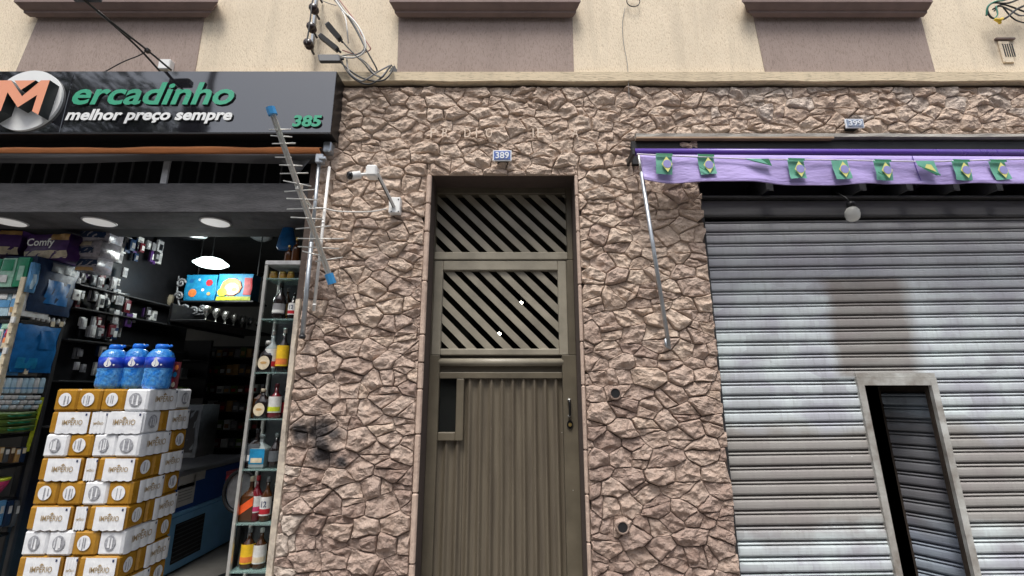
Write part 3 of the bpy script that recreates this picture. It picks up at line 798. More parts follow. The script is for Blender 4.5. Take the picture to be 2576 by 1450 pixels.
mb = MB(); a_ = ext(W1[0], W1[1], WT - .06); b2 = ext(W1[0], W1[1], .03); bar(a_, b2, -w - .002, -w + .03, YS + .004, YS + .03, mb); mb.build('wicket_jamb', 'rust_dark', rsh)
mb = MB(); a_ = ext(W0[0], W0[1], WT - .06); b2 = ext(W0[0], W0[1], .03); bar(a_, b2, w - .02, w + .012, YS + .05, YS + .10, mb); mb.build('wicket_jamb', 'rust_dark', rsh)
MB().box(PR - .03, PR + .03, .02, .24, 0, at(2000, 541, YS).z, .004).build('guide_rail', 'dark_metal', rsh)
zh0, zh1 = at(2000, 541, .09).z, at(2000, 503, .09).z
MB().box(PR - .04, 4.75, .10, .30, zh0, zh1, .006).build('header_box', 'header_metal', rsh)
MB().box(PR - .04, 4.75, .085, .32, zh0 - .018, zh0 - .002, .004).build('header_lip', 'dark_metal', rsh)
MB().box(PR - .04, 4.75, .06, .30, zh1 + .004, zh1 + .022, .004).build('header_lip', 'dark_metal', rsh)
MB().box(PR - .04, 5.0, .26, .30, zh1 + .02, ZBAND + .2).build('roll_cover', 'dark_metal', rsh)
for u in (1925, 2158, 2392, 2500, 2275, 2620, 2850, 2965):
    p = at(u, 490, .02); mb = MB()
    mb.box(p.x - .010, p.x + .010, -.02, .25, zh1 + .03, p.z + .16); mb.box(p.x + .0105, p.x + .05, -.005, .002, zh1 + .03, p.z + .10)
    mb.build('bracket', 'dark_metal', rsh)
st = thing('store_room', 'dark room behind the open wicket door', 'room', (3, .3, 0))
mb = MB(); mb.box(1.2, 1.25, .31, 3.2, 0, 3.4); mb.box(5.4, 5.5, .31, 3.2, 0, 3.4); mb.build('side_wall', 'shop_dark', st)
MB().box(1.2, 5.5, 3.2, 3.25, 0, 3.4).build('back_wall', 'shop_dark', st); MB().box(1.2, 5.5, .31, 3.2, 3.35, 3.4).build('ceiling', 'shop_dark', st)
p = atZ(2300, 1440, .5); bx = MB().box(2.55, 2.80, 1.1, 1.4, 0.01, .75, .01).build('wooden_crate', 'p_brown'); tag(bx, 'brown wooden box standing on the floor just inside the wicket door', 'box')
# bulb under the awning
p = at(2145, 541, -.02); t_ = thing('bulb_lamp', 'white unlit globe bulb hanging from a dark socket before the shutter top', 'lamp', p)
mb = MB(); mb.lathe([(.012, .062), (.030, .052), (.044, .030), (.047, .0), (.040, -.030), (.022, -.046), (.002, -.050)], (0, 0, 0), 24); local('bulb', mb.mesh('bulb', 'bulb_glass', True), t_)
mb = MB(); mb.lathe([(.012, .10), (.026, .095), (.028, .063), (.024, .060)], (0, 0, 0), 18); local('socket', mb.mesh('socket', 'black_plastic', True), t_)
mb = MB(); mb.tube([(0, 0, .09), (-.01, .02, .14), (-.012, .1, .22)], .005, 6); local('cord', mb.mesh('cord', 'cable_black', True), t_)

# ================================================================== PURPLE AWNING WITH FLAGS
YA = -.20
aw = thing('purple_awning', 'rolled lilac awning with a hanging cloth valance over the roller shutter', 'awning', at(2090, 378, YA))
ax0, ax1 = at(1601, 378, YA).x, 5.2
zt = at(1900, 378, YA).z; rt = (at(1900, 370, YA).z - at(1900, 387, YA).z) / 2
mb = MB(); mb.tube([(ax0, YA + .03, zt), (2.5, YA + .03, zt - .004), (ax1, YA + .03, zt - .012)], rt, 18); mb.build('roller_tube', 'purple_tube', aw, True)
vz1 = at(1900, 390, YA).z; vz0 = at(1900, 463, YA).z; vx0 = at(1612, 430, YA).x
def val(i, j):
    x = vx0 + (ax1 - vx0) * i - .03 * (1 - j) * 0
    hem = .010 * math.sin(x * 2.1 + 1.2) + .006 * math.sin(x * 5.3) - .006 * (x - 2)
    if x < vx0 + .22: hem += .02 * (1 - (x - vx0) / .22) ** 2
    z = vz1 - .012 * (x - 1) * .5 + (vz0 + hem - vz1) * (1 - j)
    y = YA - .004 + (1 - j) * (.014 * math.sin(x * 7.3 + 1.5 * j) + .006 * math.sin(x * 17 + 2 + 4 * j) + .014 * math.sin(x * 3.1) - .02)
    return (x + .012 * (1 - j), y, z)
mb = MB(); mb.grid(val, 150, 8); vl = mb.build('valance', 'lilac_cloth', aw, True); sm = vl.modifiers.new('thick', 'SOLIDIFY'); sm.thickness = .003
def hem(i, j):
    x, y, z = val(i, .0); return (x, y - .004 - .001 * j, z + .002 + j * .018)
mb = MB(); mb.grid(hem, 150, 2); mb.build('hem', 'lilac_cloth', aw, True)
zc0 = at(1900, 371, -.16).z; zc1 = at(1900, 351, -.05).z
MB().box(ax0 + .01, ax1, -.055, -.012, zt - .03, at(1900, 351, -.055).z - .012, .004).build('cassette', 'black_fabric', aw)
p0 = at(1606, 388, YA - .01); p1 = at(1683, 872, -.085)
mb = MB(); mb.tube([p0, p0.lerp(p1, .12)], .009, 10); mb.build('arm_joint', 'steel_bright', aw, True)
mb = MB(); mb.tube([p0.lerp(p1, .10), p1], .0135, 12); am = mb.build('support_arm', 'galvanised', aw, True)
mb = MB(); mb.tube([p1 + Vector((-.02, .0, .05)), p1 + Vector((-.018, 0, 0)), p1 + Vector((.012, .01, -.012))], .009, 8); mb.build('arm_foot', 'galvanised', am, True)
MB().box(ax0 - .025, ax0 - .005, -.19, .0, zt - .03, zt + .02, .006).build('wall_bracket', 'dark_metal', aw)
sx_ = at(2300, 430, YA).x
mb = MB(); i0 = (sx_ - vx0) / (ax1 - vx0); mb.grid(lambda i, j: (lambda q: (q[0], q[1] - .003, q[2]))(val(i0 + (i - .5) * .0012 + .004 * (1 - j), j)), 1, 8); mb.build('seam', 'purple_tube', aw)
# ledge board over the awning
lb = MB(); n = 40; za = at(1700, 337, -.06).z; zb_ = at(1700, 349, -.06).z
lx0 = at(1600, 345, -.08).x
V = []
for i in range(n + 1):
    x = lx0 + (5.2 - lx0) * i / n; j1 = rs.uniform(-.010, .012); V += [(x, -.085 + rs.uniform(-.004, .004), zb_), (x, -.080 + rs.uniform(-.006, .006), zb_ + .028), (x, -.02, za + j1 + .012), (x, .02, zb_)]
lb.add(V, [(4 * i + k, 4 * i + 4 + k, 4 * i + 4 + (k + 1) % 4, 4 * i + (k + 1) % 4) for i in range(n) for k in range(4)] + [(0, 1, 2, 3)])
lo_ = lb.build('ledge_board', 'plank_grey'); tag(lo_, 'weathered grey ledge board running along the stones above the purple awning', 'ledge')
mb = MB(); mb.box(lx0 + .0, 2.35, -.088, -.03, zb_ - .014, zb_ - .001); c_ = mb.build('batten', 'plank_tan', lo_)
# flag string
fs_pts = [at(1602, 388, YA - .03), at(1680, 392, YA - .035), at(1900, 401, YA - .035), at(2100, 403, YA - .03), at(2330, 407, YA - .03), at(2480, 403, YA - .03), at(2600, 400, YA - .03)]
rope = MB().tube(curve_pts(fs_pts, 6), .005, 6).build('flag_rope', 'rope_white', None, True); tag(rope, 'white cord strung across the top of the lilac valance', 'rope')
FW, FH = .110, .145
def flag_things():
    fl = []
    names = [(315, 'leftmost upright green flag with yellow diamond, by the awning arm', 0, 0), (575, 'second flag from the left with a crumpled lower corner', 1, 0), (905, 'dark green flag folded to a triangle, third from the left on the lilac valance', 2, 0), (1140, 'fourth flag from the left, hanging flat with a dark top hem', 0, .02),
             (1415, 'fifth flag from the left, hanging lowest and flat without a dark hem', 3, 0), (1680, 'sixth flag from the left with its diamond partly folded under', 1, .01), (1950, 'half folded flag with a dark slanting lower edge, seventh from the left', 4, 0), (2170, 'eighth flag from the left with a long dark top hem', 0, -.01), (2400, 'rightmost flag hanging by the creased end of the valance', 0, .02), (2640, 'flag at the far right end of the cord', 0, 0)]
    for (zx, lab, kind, dx) in names[:9]:
        u = 1543 + .401 * zx; v = {315: 390, 575: 392, 905: 399, 1140: 402, 1415: 403, 1680: 405, 1950: 405, 2170: 405, 2400: 405}[zx]
        p = at(u, v, YA - .038); t_ = thing('bunting_flag', lab, 'flag', p, 'green and yellow flags strung along the lilac valance')
        fw, fh = FW, FH; seed = rs.uniform(0, 6)
        def sheet(i, j): return ((i - .5) * fw + .008 * (1 - j) * math.sin(seed), -.006 * math.sin(j * 5 + seed) * (1 - j) - .008 * (1 - j), -fh * (1 - j) - .004 * math.sin(i * 3 + seed))
        if kind == 2:
            mb = MB(); mb.add([(-.10, 0, .0), (.075, -.002, -.004), (.085, -.01, -.062), (-.02, -.012, -.035)], [(0, 1, 2, 3)]); local('field', mb.mesh('field', 'flag_green_dark'), t_)
            mb = MB(); mb.add([(-.09, -.003, -.002), (.02, -.004, -.006), (.06, -.012, -.05)], [(0, 1, 2)]); local('fold', mb.mesh('fold', 'flag_green'), t_); continue
        if kind == 4:
            mb = MB(); mb.add([(-.06, 0, 0), (.065, 0, 0), (.075, -.008, -.11), (.05, -.01, -.115), (-.055, -.006, -.04)], [(0, 1, 2, 3, 4)]); local('field', mb.mesh('field', 'flag_green'), t_)
            mb = MB(); mb.add([(-.06, -.009, -.036), (-.055, -.011, -.046), (.07, -.016, -.120), (.078, -.014, -.108)], [(0, 1, 2, 3)]); local('fold', mb.mesh('fold', 'flag_green_dark'), t_)
            mb = MB(); mb.add([(-.015, -.010, -.055), (.0, -.010, -.03), (.03, -.011, -.035), (.055, -.013, -.09)], [(0, 1, 2, 3)]); local('diamond', mb.mesh('diamond', 'flag_yellow'), t_); continue
        mb = MB(); mb.grid(sheet, 6, 8); local('field', mb.mesh('field', 'flag_green', True), t_)
        cz = -fh * .54; dxx = .012
        mb = MB(); a_, b_2 = fw * .34, fh * .42
        mb.add([(-a_ + dxx, -.018, cz), (dxx, -.022, cz - b_2), (a_ + dxx, -.018, cz), (dxx, -.014, cz + b_2)], [(0, 1, 2, 3)]); local('diamond', mb.mesh('diamond', 'flag_yellow'), t_)
        mb = MB(); mb.add([(dxx + .028 * math.cos(2 * math.pi * k / 16), -.0215, cz + .030 * math.sin(2 * math.pi * k / 16)) for k in range(16)], [tuple(range(16))]); local('disc', mb.mesh('disc', 'flag_blue'), t_)
        if kind != 3:
            mb = MB(); mb.add([(-fw * .5 - .003, -.012, .006), (fw * .5 + .003, -.012, .003), (fw * .49, -.017, -.018), (-fw * .49, -.017, -.014)], [(0, 1, 2, 3)]); local('hem', mb.mesh('hem', 'flag_green_dark'), t_)
        if kind == 1:
            mb = MB(); mb.add([(-fw * .5, -.020, -fh * .62), (fw * .15, -.026, -fh), (fw * .05, -.030, -fh), (-fw * .5, -.022, -fh * .70)], [(0, 1, 2, 3)]); local('fold', mb.mesh('fold', 'flag_green_dark'), t_)
flag_things()

# ================================================================== NUMBER PLATES, VENT, CCTV
def plate(u0, v0, u1, v1, Y, txt, mat, label, tilt=0.):
    a, b_ = at(u0, v0, Y), at(u1, v1, Y)
    o = thing('number_plate', label, 'number plate', ((a.x + b_.x) / 2, Y, (a.z + b_.z) / 2), 'house number plates')
    MB().box(a.x, b_.x, Y, Y + .012, b_.z, a.z, .003).build('plate', 'enamel_white' if mat == 'plate_blue' else 'enamel_white', o)
    i = .008; MB().box(a.x + i, b_.x - i, Y - .003, Y + .004, b_.z + i, a.z - i, .002).build('plate_field', mat, o)
    W_ = b_.x - a.x; H_ = a.z - b_.z
    lettering(txt, a.x + W_ * .14, b_.x - W_ * .14, b_.z + H_ * .22, a.z - H_ * .20, Y - .003, .003, 'enamel_white', o, 'numeral', offset=.018)
    mb = MB(); mb.box(a.x + .03, b_.x - .03, Y + .012, .01, b_.z + .01, a.z - .01); mb.build('backing', 'dark_metal', o)
plate(1240, 378, 1287, 405, -.085, '389', 'plate_blue', 'blue enamel number plate with white numerals above the entrance door')
plate(2125, 299, 2176, 322, -.085, '399', 'plate_faded', 'faded grey-blue number plate on the stones above the purple awning')
a, b_ = at(2507, 106, W), at(2556, 160, W)
vt = thing('wall_vent', 'small cream slotted vent on the plaster wall at the upper right', 'vent', ((a.x + b_.x) / 2, W, b_.z))
MB().box(a.x, b_.x - .02, W - .012, W, b_.z, a.z, .004).build('vent_plate', 'cream_plaster', vt)
for i in range(5): MB().box(a.x + .022 + i * .018, a.x + .029 + i * .018, W - .015, W - .011, b_.z + .05, a.z - .03).build('slot', 'black_plastic', vt)
q = at(2500, 100, W); MB().box(q.x, q.x + .15, W - .02, W, q.z - .012, q.z + .004, .002).build('drip_ledge', 'sill_paint', vt)

cc = thing('security_camera', 'white bullet security camera on a bracket arm left of the entrance door', 'camera', at(993, 517, -.07))
def q5(x, y, Y): return at(670.8 + .3238 * x, 402.5 + .3238 * y, Y)
a, b_ = q5(955, 293, -.075), q5(1035, 415, -.075); MB().box(a.x, b_.x, -.085, -.03, b_.z, a.z, .004).build('wall_plate', 'white_plastic', cc)
for (x, y) in ((968, 308), (1024, 308), (968, 402), (1024, 402)):
    p = q5(x, y, -.085); MB().box(p.x - .004, p.x + .004, -.089, -.084, p.z - .004, p.z + .004).build('screw', 'dark_metal', cc)
p0, p1 = q5(992, 362, -.09), q5(862, 100, -.26); mb = MB(); mb.tube([p0, p1], .011, 4); mb.build('arm', 'white_plastic', cc)
mb = MB(); mb.tube([p0 + Vector((-.010, .008, -.004)), p1 + Vector((-.011, .008, -.004))], .006, 4); mb.build('arm_channel', 'black_plastic', cc)
a, b_ = q5(777, 45, -.27), q5(856, 130, -.27); MB().box(a.x, b_.x, -.29, -.21, b_.z, a.z, .01).build('junction_box', 'white_plastic', cc)
c0_, c1_ = q5(775, 110, -.27), q5(668, 125, -.30); mb = MB(); mb.tube([c0_, c0_.lerp(c1_, .45)], .010, 10); mb.build('swivel', 'white_plastic', cc, True)
mb = MB(); c2_ = q5(640, 122, -.32); mb.tube([c0_.lerp(c1_, .40), c0_.lerp(c1_, .42), c1_, q5(650, 124, -.315)], [.012, .026, .027, .027], 16); bd = mb.build('camera_body', 'white_plastic', cc, True)
mb = MB(); mb.tube([q5(655, 124, -.312), q5(634, 121, -.325)], .0265, 16); mb.build('lens', 'black_gloss', bd, True)
cw = MB().tube(curve_pts([q5(940, 378, -.07), q5(830, 400, -.08), q5(690, 405, -.09), q5(540, 398, -.10), q5(440, 376, -.11), q5(330, 372, -.1)], 6), .0045, 6).build('thin_cable', 'cable_white', None, True); tag(cw, 'thin white cable sagging from the security camera plate to the grey pole', 'cable')

# ================================================================== POLES AND ANTENNA
pa, pb = q5(408, 25, -.10), q5(277, 1375, -.10)
gp = thing('awning_pole', 'grey galvanised pole hanging on the stones beside the shop opening', 'pole', pb)
mb = MB(); mb.tube([pa, pa.lerp(pb, .5)], .0125, 12); mb.build('upper_tube', 'galvanised', gp, True)
mb = MB(); mb.tube([pa.lerp(pb, .48), pb], .0155, 12); mb.build('lower_tube', 'galvanised', gp, True)
mb = MB(); mb.tube([pb + Vector((0, 0, .012)), pb + Vector((0, 0, -.012))], .020, 12); mb.build('end_cap', 'black_plastic', gp, True)
k = pa + Vector((.01, -.01, .02)); mb = MB(); mb.box(k.x - .03, k.x + .025, k.y - .02, k.y + .03, k.z - .03, k.z + .04, .006); mb.box(k.x + .0, k.x + .05, k.y - .03, k.y, k.z - .01, k.z + .012, .004); mb.build('swivel_clip', 'galvanised', gp)
pa2, pb2 = q5(487, 55, -.085), q5(366, 1175, -.085)
wp = thing('conduit_pipe', 'slim white pipe fixed upright on the stones beside the grey pole', 'pipe', pb2)
mb = MB(); mb.tube([pa2, pb2], .0105, 10); mb.build('tube', 'white_paint_pole', wp, True)
mb = MB(); mb.tube([pa2.lerp(pb2, .955), pa2.lerp(pb2, .965)], .0125, 10); mb.tube([pa2.lerp(pb2, .4), pa2.lerp(pb2, .41)], .0125, 10); mb.build('clip', 'white_paint_pole', wp, True)

A0, A1 = at(684, 282, -.46), at(831, 700, -.13)
an = thing('tv_antenna', 'aluminium log-periodic antenna leaning by the shop sign with blue end caps', 'antenna', A1)
dv = (A1 - A0).normalized(); sd = dv.cross(Vector((0, 0, 1))).normalized(); nrm = Vector((.9, .25, .3)).normalized()
for s in (-1, 1):
    o_ = Vector((.0115 * s, -.004 * s, 0)); mb = MB(); mb.tube([A0 + o_, A1 + o_], .0095, 4); mb.build('boom', 'aluminium', an)
mb = MB(); mb.tube([A0 - dv * .028, A0 + dv * .02], .030, 8); mb.build('end_cap', 'blue_plastic', an)
mb = MB(); mb.tube([A1 - dv * .03, A1 + dv * .04], .029, 8); mb.build('end_cap', 'blue_plastic', an)
def q1(x, y): return (x * .3386, y * .3386)
def q5p(x, y): return (670.8 + .3238 * x, 402.5 + .3238 * y)
els = [(q1(2000, 965), q1(2160, 963)), (q1(2012, 1010), q1(2170, 1019)), (q1(2022, 1070), q1(2195, 1066)), (q1(2045, 1170), q1(2165, 1172)), (q1(2076, 1228), q1(2245, 1233)), (q1(2082, 1292), q1(2290, 1287)), (q5p(130, 163), q5p(345, 205)),
       (q5p(138, 247), q5p(378, 231)), (q5p(155, 300), q5p(402, 312)), (q5p(158, 383), q5p(440, 377)), (q5p(188, 446), q5p(440, 462)), (q5p(226, 537), q5p(500, 514)), (q5p(238, 612), q5p(600, 614)), (q5p(242, 675), q5p(562, 690)), (q5p(278, 710), q5p(430, 748)), (q5p(380, 790), q5p(592, 757))]
for i, (l, r) in enumerate(els):
    mid = ((l[0] + r[0]) / 2, (l[1] + r[1]) / 2); f = (mid[1] - 282) / (700 - 282); Yc = -.46 + .33 * f
    mb = MB(); mb.tube([at(l[0], l[1], Yc + (.01 if i % 2 else -.01)), at(r[0], r[1], Yc)], .0042, 6); mb.build('element', 'aluminium', an, True)
cl = A0.lerp(A1, .44); mb = MB(); mb.box(cl.x - .02, cl.x + .02, cl.y, cl.y + .03, cl.z - .02, cl.z + .02, .004); mb.tube([cl, Vector((pa.x - .018, -.10, cl.z - .06))], .008, 8); mb.build('mount', 'aluminium', an)

# ================================================================== SHOP SIGN
YG = -.17
sx1 = at(840, 258, YG).x; sz1 = at(400, 181, YG).z; sz0 = at(400, 335, YG).z; sx0 = -6.4
print('sign', sx1, sz0, sz1, at(400, 365, 0).z, at(400, 365, -.1).z)
sg = thing('shop_sign', 'long glossy black shop sign with a white disc logo and raised green and white lettering', 'sign', (-3, YG, sz0))
mb = MB(); mb.box(sx0, sx1 - .012, YG + .004, .0, sz0 + .004, sz1 - .004); mb.build('sign_box', 'sign_black', sg)
xs_ = [sx0, at(0, 260, YG).x - .35, at(160, 260, YG).x + .0, at(527, 200, YG).x * .5 + at(496, 333, YG).x * .5 + 5, sx1]
xs_ = [sx0, at(155, 320, YG).x, sx1]
for a, b_ in zip(xs_[:-1], xs_[1:]): MB().box(a + .0008, b_ - .0008, YG - .006, YG + .003, sz0, sz1, .002).build('face_panel', 'sign_gloss', sg)
MB().box(sx1 - .011, sx1, YG + .004, .01, sz0, sz1).build('end_panel', 'sign_black', sg)
MB().box(sx0, sx1, YG - .008, YG + .006, sz0 - .012, sz0 - .001, .002).build('bottom_trim', 'sign_black', sg)
cz = (sz0 + sz1) / 2; cxd = at(70, 262, YG - .01).x; rd = (sz1 - sz0) * .485; n = 48
mb = MB(); mb.prism([(cxd + rd * math.cos(2 * math.pi * k / n), cz + rd * math.sin(2 * math.pi * k / n)) for k in range(n)], YG - .022, YG - .006); mb.build('logo_disc', 'sign_white', sg)
def q6(x, y): p = at(x * .25, 181 + .25 * y, YG - .09); return (p.x, p.z)
def solid(poly, y0, y1, name):
    mb = MB(); mb.prism([q6(*p) for p in poly], y0, y1); nf = len(poly); mb.mi = [0, 0] + [1] * nf
    return mb.build(name, ['letter_orange', 'letter_side'], sg)
solid([(-62, 88), (112, 86), (222, 246), (412, 86), (502, 84), (384, 432), (322, 396), (374, 232), (178, 358), (76, 206), (8, 392), (-130, 470)], YG - .09, YG - .021, 'logo_letter')
solid([(160, 98), (374, 95), (226, 192)], YG - .10, YG - .021, 'logo_letter')
YL = YG - .006
lettering('ercadinho', at(184, 240, YL).x, at(600, 240, YL).x, at(400, 264, YL).z, at(400, 210, YL).z, YL, .012, ['letter_green', 'letter_side'], sg, offset=.022, shear=.22)
lettering('melhor pre\u00e7o sempre', at(169, 295, YL).x, at(590, 295, YL).x, at(400, 303.5, YL).z, at(400, 277, YL).z, YL, .011, ['sign_white', 'letter_side'], sg, offset=.036, shear=.20)
lettering('385', at(738, 307, YL).x, at(812, 307, YL).x, at(775, 320, YL).z, at(775, 293, YL).z, YL, .014, ['letter_green', 'letter_side'], sg, name='numeral', offset=.04, shear=.12)
# ------------------------------------------------------------------ orange awning rolled under the sign
aw2 = thing('orange_awning', 'rolled orange awning with a dark grey cloth flap under the shop sign', 'awning', at(400, 378, -.10))
YO = -.10
ox1 = at(806, 377, YO).x; za, zb = at(400, 367, YO).z, at(400, 388, YO).z
def roll(i, j):
    x = -6.2 + (ox1 + 6.2) * i; a = math.pi * (1.25 - 1.6 * j); r = (za - zb) * .5 * (1 + .10 * math.sin(x * 5) * math.sin(x * 1.7)); tp = 1 if x < ox1 - .5 else 1 - .35 * ((x - ox1 + .5) / .5)
    return (x, YO + .02 - math.cos(a - math.pi / 2) * r * 1.0 * tp - .01 * math.sin(9 * x) * j, (za + zb) / 2 + math.sin(a - math.pi / 2) * r * tp + .004 * math.sin(x * 3))
mb = MB()
def fold(i, j):
    x = -5.9 + (ox1 + 5.9) * i; t = 1 - j; wv = .005 * math.sin(x * 6) + .004 * math.sin(x * 13 + 1)
    return (x, YO + .03 - .05 * math.sin(math.pi * min(1, t * 1.1)) + wv, za + (zb - za) * t + .004 * math.sin(x * 2.3 + t))
mb.grid(fold, 120, 8); o_ = mb.build('rolled_cloth', 'awning_orange', aw2, True); sm = o_.modifiers.new('thick', 'SOLIDIFY'); sm.thickness = .004
MB().box(-6.3, -5.9, YO - .02, YO + .03, zb, za, .01).build('end_cap', 'p_green', aw2)
zc = at(400, 407, YO + .06).z
def flap(i, j):
    x = -6.2 + (ox1 + 6.2) * i; t = 1 - j; sag = .012 * math.sin(x * 1.9) + .006 * math.sin(x * 4.7 + 1)
    return (x, YO - .005 + .09 * t * t - .012 * math.sin(t * 6 + x * .8), zb + .004 + (zc - zb + sag) * t)
mb = MB(); mb.grid(flap, 100, 8); o_ = mb.build('cloth_flap', 'awning_grey', aw2, True)
pA, pB, pC = at(692, 392, -.06), at(800, 388, -.07), at(748, 440, -.02)
mb = MB(); mb.grid(lambda i, j: tuple(pA.lerp(pB, i).lerp(pC, 1 - j) + Vector((0, .012 * math.sin(i * 9 + j * 3), 0))), 8, 6); mb.build('torn_corner', 'awning_grey', aw2, True)
k = at(828, 372, -.06); mb = MB(); mb.box(k.x - .03, k.x + .03, -.10, .0, k.z - .05, k.z + .03, .008); mb.build('wall_bracket', 'galvanised', aw2)
MB().box(-6.2, ox1 + .03, -.05, .02, za + .005, sz0 + .02, .01).build('cassette', 'sign_black', aw2)

# ------------------------------------------------------------------ shop front opening: fins, beam, soffit
bz0, bz1 = at(300, 535, 0).z, at(300, 461, 0).z
BX = -1.484
sf = thing('storefront', 'dark shop opening with a grey rendered lintel beam and upright metal fins', 'shop front', (-3.5, 0, 0))
MB().box(-9.5, BX, .0, .34, bz0, bz1, .006).build('lintel_beam', 'concrete_beam', sf)
MB().box(-9.5, BX, .22, .30, bz1, sz0 + .3).build('fanlight_back', 'black_fabric', sf)
MB().box(-9.5, BX, .02, .30, at(300, 398, .1).z + .05, sz0 + .3).build('fanlight_top', 'black_fabric', sf)
fz1 = at(300, 402, .08).z + .06
for x in [85 - 128 * k for k in range(1, 8)] + [85, 205, 325, 455, 575, 705, 835, 960, 1085, 1335, 1465, 1590, 1715, 1840, 1965, 2085]:
    p = at(x * .3386 - 4, 458, .12); MB().box(p.x - .006, p.x + .006, .13, .142, bz1 + .001, fz1).build('fin', 'fin_grey', sf)
p = at(1200 * .3386, 455, .0); MB().box(p.x - .022, p.x + .022, .015, .03, bz1 + .001, fz1).build('fin', 'p_lightgrey', sf)
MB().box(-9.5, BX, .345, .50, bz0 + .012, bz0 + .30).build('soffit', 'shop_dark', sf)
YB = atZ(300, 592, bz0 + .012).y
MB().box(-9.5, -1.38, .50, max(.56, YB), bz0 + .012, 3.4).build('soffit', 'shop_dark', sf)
rm = thing('shop_room', 'dim grey walls of the shop interior behind the goods', 'room', (-5, 3, 0))
MB().box(-9.5, -1.3, 4.2, 4.3, 0, 3.5).build('back_wall', 'shop_wall', rm)
MB().box(-9.6, -9.5, .0, 4.3, 0, 3.5).build('side_wall', 'shop_dark', rm); MB().box(-1.36, -1.30, .30, 4.2, 0, 3.5).build('side_wall', 'shop_dark', rm)
MB().box(-9.5, -1.3, .30, 4.3, 3.4, 3.5).build('ceiling', 'shop_dark', rm)
zs_ = bz0 + .010
for (u, v, lb) in ((251, 555, 'flat white round ceiling light over the paper packs, middle one under the shop soffit'), (543, 556, 'flat white round ceiling light at the right under the shop soffit'), (-8, 544, 'flat white round ceiling light at the left edge under the shop soffit')):
    p = atZ(u, v, zs_); p.y = max(p.y, .18); t_ = thing('ceiling_light', lb, 'ceiling light', p, 'round ceiling lights of the shop')
    mb = MB(); mb.lathe([(.105, 0), (.105, -.012), (.095, -.016)], (0, 0, 0), 28); local('rim', mb.mesh('rim', 'p_lightgrey', True), t_)
    mb = MB(); mb.lathe([(.094, -.0162), (.093, -.019)], (0, 0, 0), 28); local('diffuser', mb.mesh('diffuser', 'lamp_disc'), t_)

# ================================================================== STACK OF SHRINK-WRAPPED PACKS
YF = .05
cx1 = at(376, 979, YF).x; cx0 = at(140, 979, YF).x
zrows = [at(250, 952.6 + .3428 * z, YF).z for z in (76, 237, 403, 575, 750, 930, 1115, 1305)]
RH = (zrows[0] - zrows[-1]) / 7; ztop = zrows[0]; Wst = cx1 - cx0
print('stack', cx0, cx1, RH, ztop, [round(a - b_, 3) for a, b_ in zip(zrows, zrows[1:])])
def long_face(o, w, h, ox, oy, face, body):                # printed panel on a long side; face 'front' or 'right'
    bm_ = 'shrink_white'
    def P(a, z, d): return (ox + a, oy - d, z) if face == 'front' else (ox + d, oy + a, z)
    s0 = w * .20 if body == 'shrink_ochre' else w * .03
    def sh(i, j):
        a = s0 + (w - .008 - s0) * i; z = .006 + (h - .012) * j - (.005 * abs(math.sin(i * 4 * math.pi)) if j < .05 else 0)
        return P(a, z, .0035 + .0035 * abs(math.sin(i * 4 * math.pi)) ** .6)
    mb = MB(); mb.grid(sh, 32, 4); pn = local('printed_panel', mb.mesh('printed_panel', bm_, True), o)
    V, Fc = TXT; s = (w - s0) * .62 / TXW; x0 = s0 + (w - s0) * .18
    mb = MB(); mb.add([P(x0 + v[0] * s, h * .40 + v[1] * s * 1.25, .0085) for v in V], Fc); local('print', mb.mesh('print', 'print_gold'), pn)
    mb = MB(); a = w * .88; mb.add([P(a, h * .80, .0085), P(a + .011, h * .80, .0085), P(a + .011, h * .90, .0085), P(a, h * .90, .0085)], [(0, 1, 2, 3)])
    local('print_mark', mb.mesh('print_mark', 'print_navy'), pn)
    mb = MB(); mb.add([P(x0 + (w - s0) * .24, h * .40 + s * 1.02, .0085), P(x0 + (w - s0) * .38, h * .40 + s * 1.02, .0085), P(x0 + (w - s0) * .31, h * .40 + s * 1.35, .0085)], [(0, 1, 2)]); local('crown_mark', mb.mesh('crown_mark', 'print_gold'), pn)
def ring_face(o, w, h, ox, oy, face, body):
    def P(a, z, d): return (ox + a, oy - d, z) if face == 'front' else (ox + d, oy + a, z)
    cxx, czz, r = w / 2, h * .52, min(w, h) * .30; n = 22; ph = rnd.uniform(-.3, .3); sh = rnd.uniform(.72, 1.0)
    mb = MB(); mb.add([P(cxx + r * sh * math.cos(2 * math.pi * k / n), czz + r * math.sin(2 * math.pi * k / n), .004) for k in range(n)], [tuple(range(n))])
    wd = local('can_window', mb.mesh('can_window', 'shrink_white' if body == 'shrink_ochre' else 'print_grey'), o)
    mb = MB()
    for a in rnd.choice(((-.45, .1, .5), (-.2, .35), (-.6, -.1, .2), (.0, .55), (-.35, .4))):
        hh = r * math.sqrt(max(0, 1 - (a / 1.) ** 2)) * rnd.uniform(.6, .86); a2 = a * r * sh; t = r * rnd.uniform(.05, .13) * (1 if body == 'shrink_ochre' else 1.4); zc_ = czz + rnd.uniform(-.12, .12) * r
        mb.add([P(cxx + a2 - t, zc_ - hh, .0052), P(cxx + a2 + t, zc_ - hh, .0052), P(cxx + a2 + t * .6, zc_ + hh * .9, .0052), P(cxx + a2 - t * .8, zc_ + hh, .0052)], [(0, 1, 2, 3)])
    local('can_stripe', mb.mesh('can_stripe', 'print_grey' if body == 'shrink_ochre' else 'shrink_white'), wd)
TXT = text_raw('IMP\u00c9RIO', 0, .006); TXW = max(v[0] for v in TXT[0])
ORD = ['top', 'second', 'third', 'fourth', 'fifth', 'sixth', 'seventh', 'eighth', 'ninth', 'tenth', 'eleventh']
NTH = ['leftmost', 'second from the left', 'third from the left', 'rightmost']
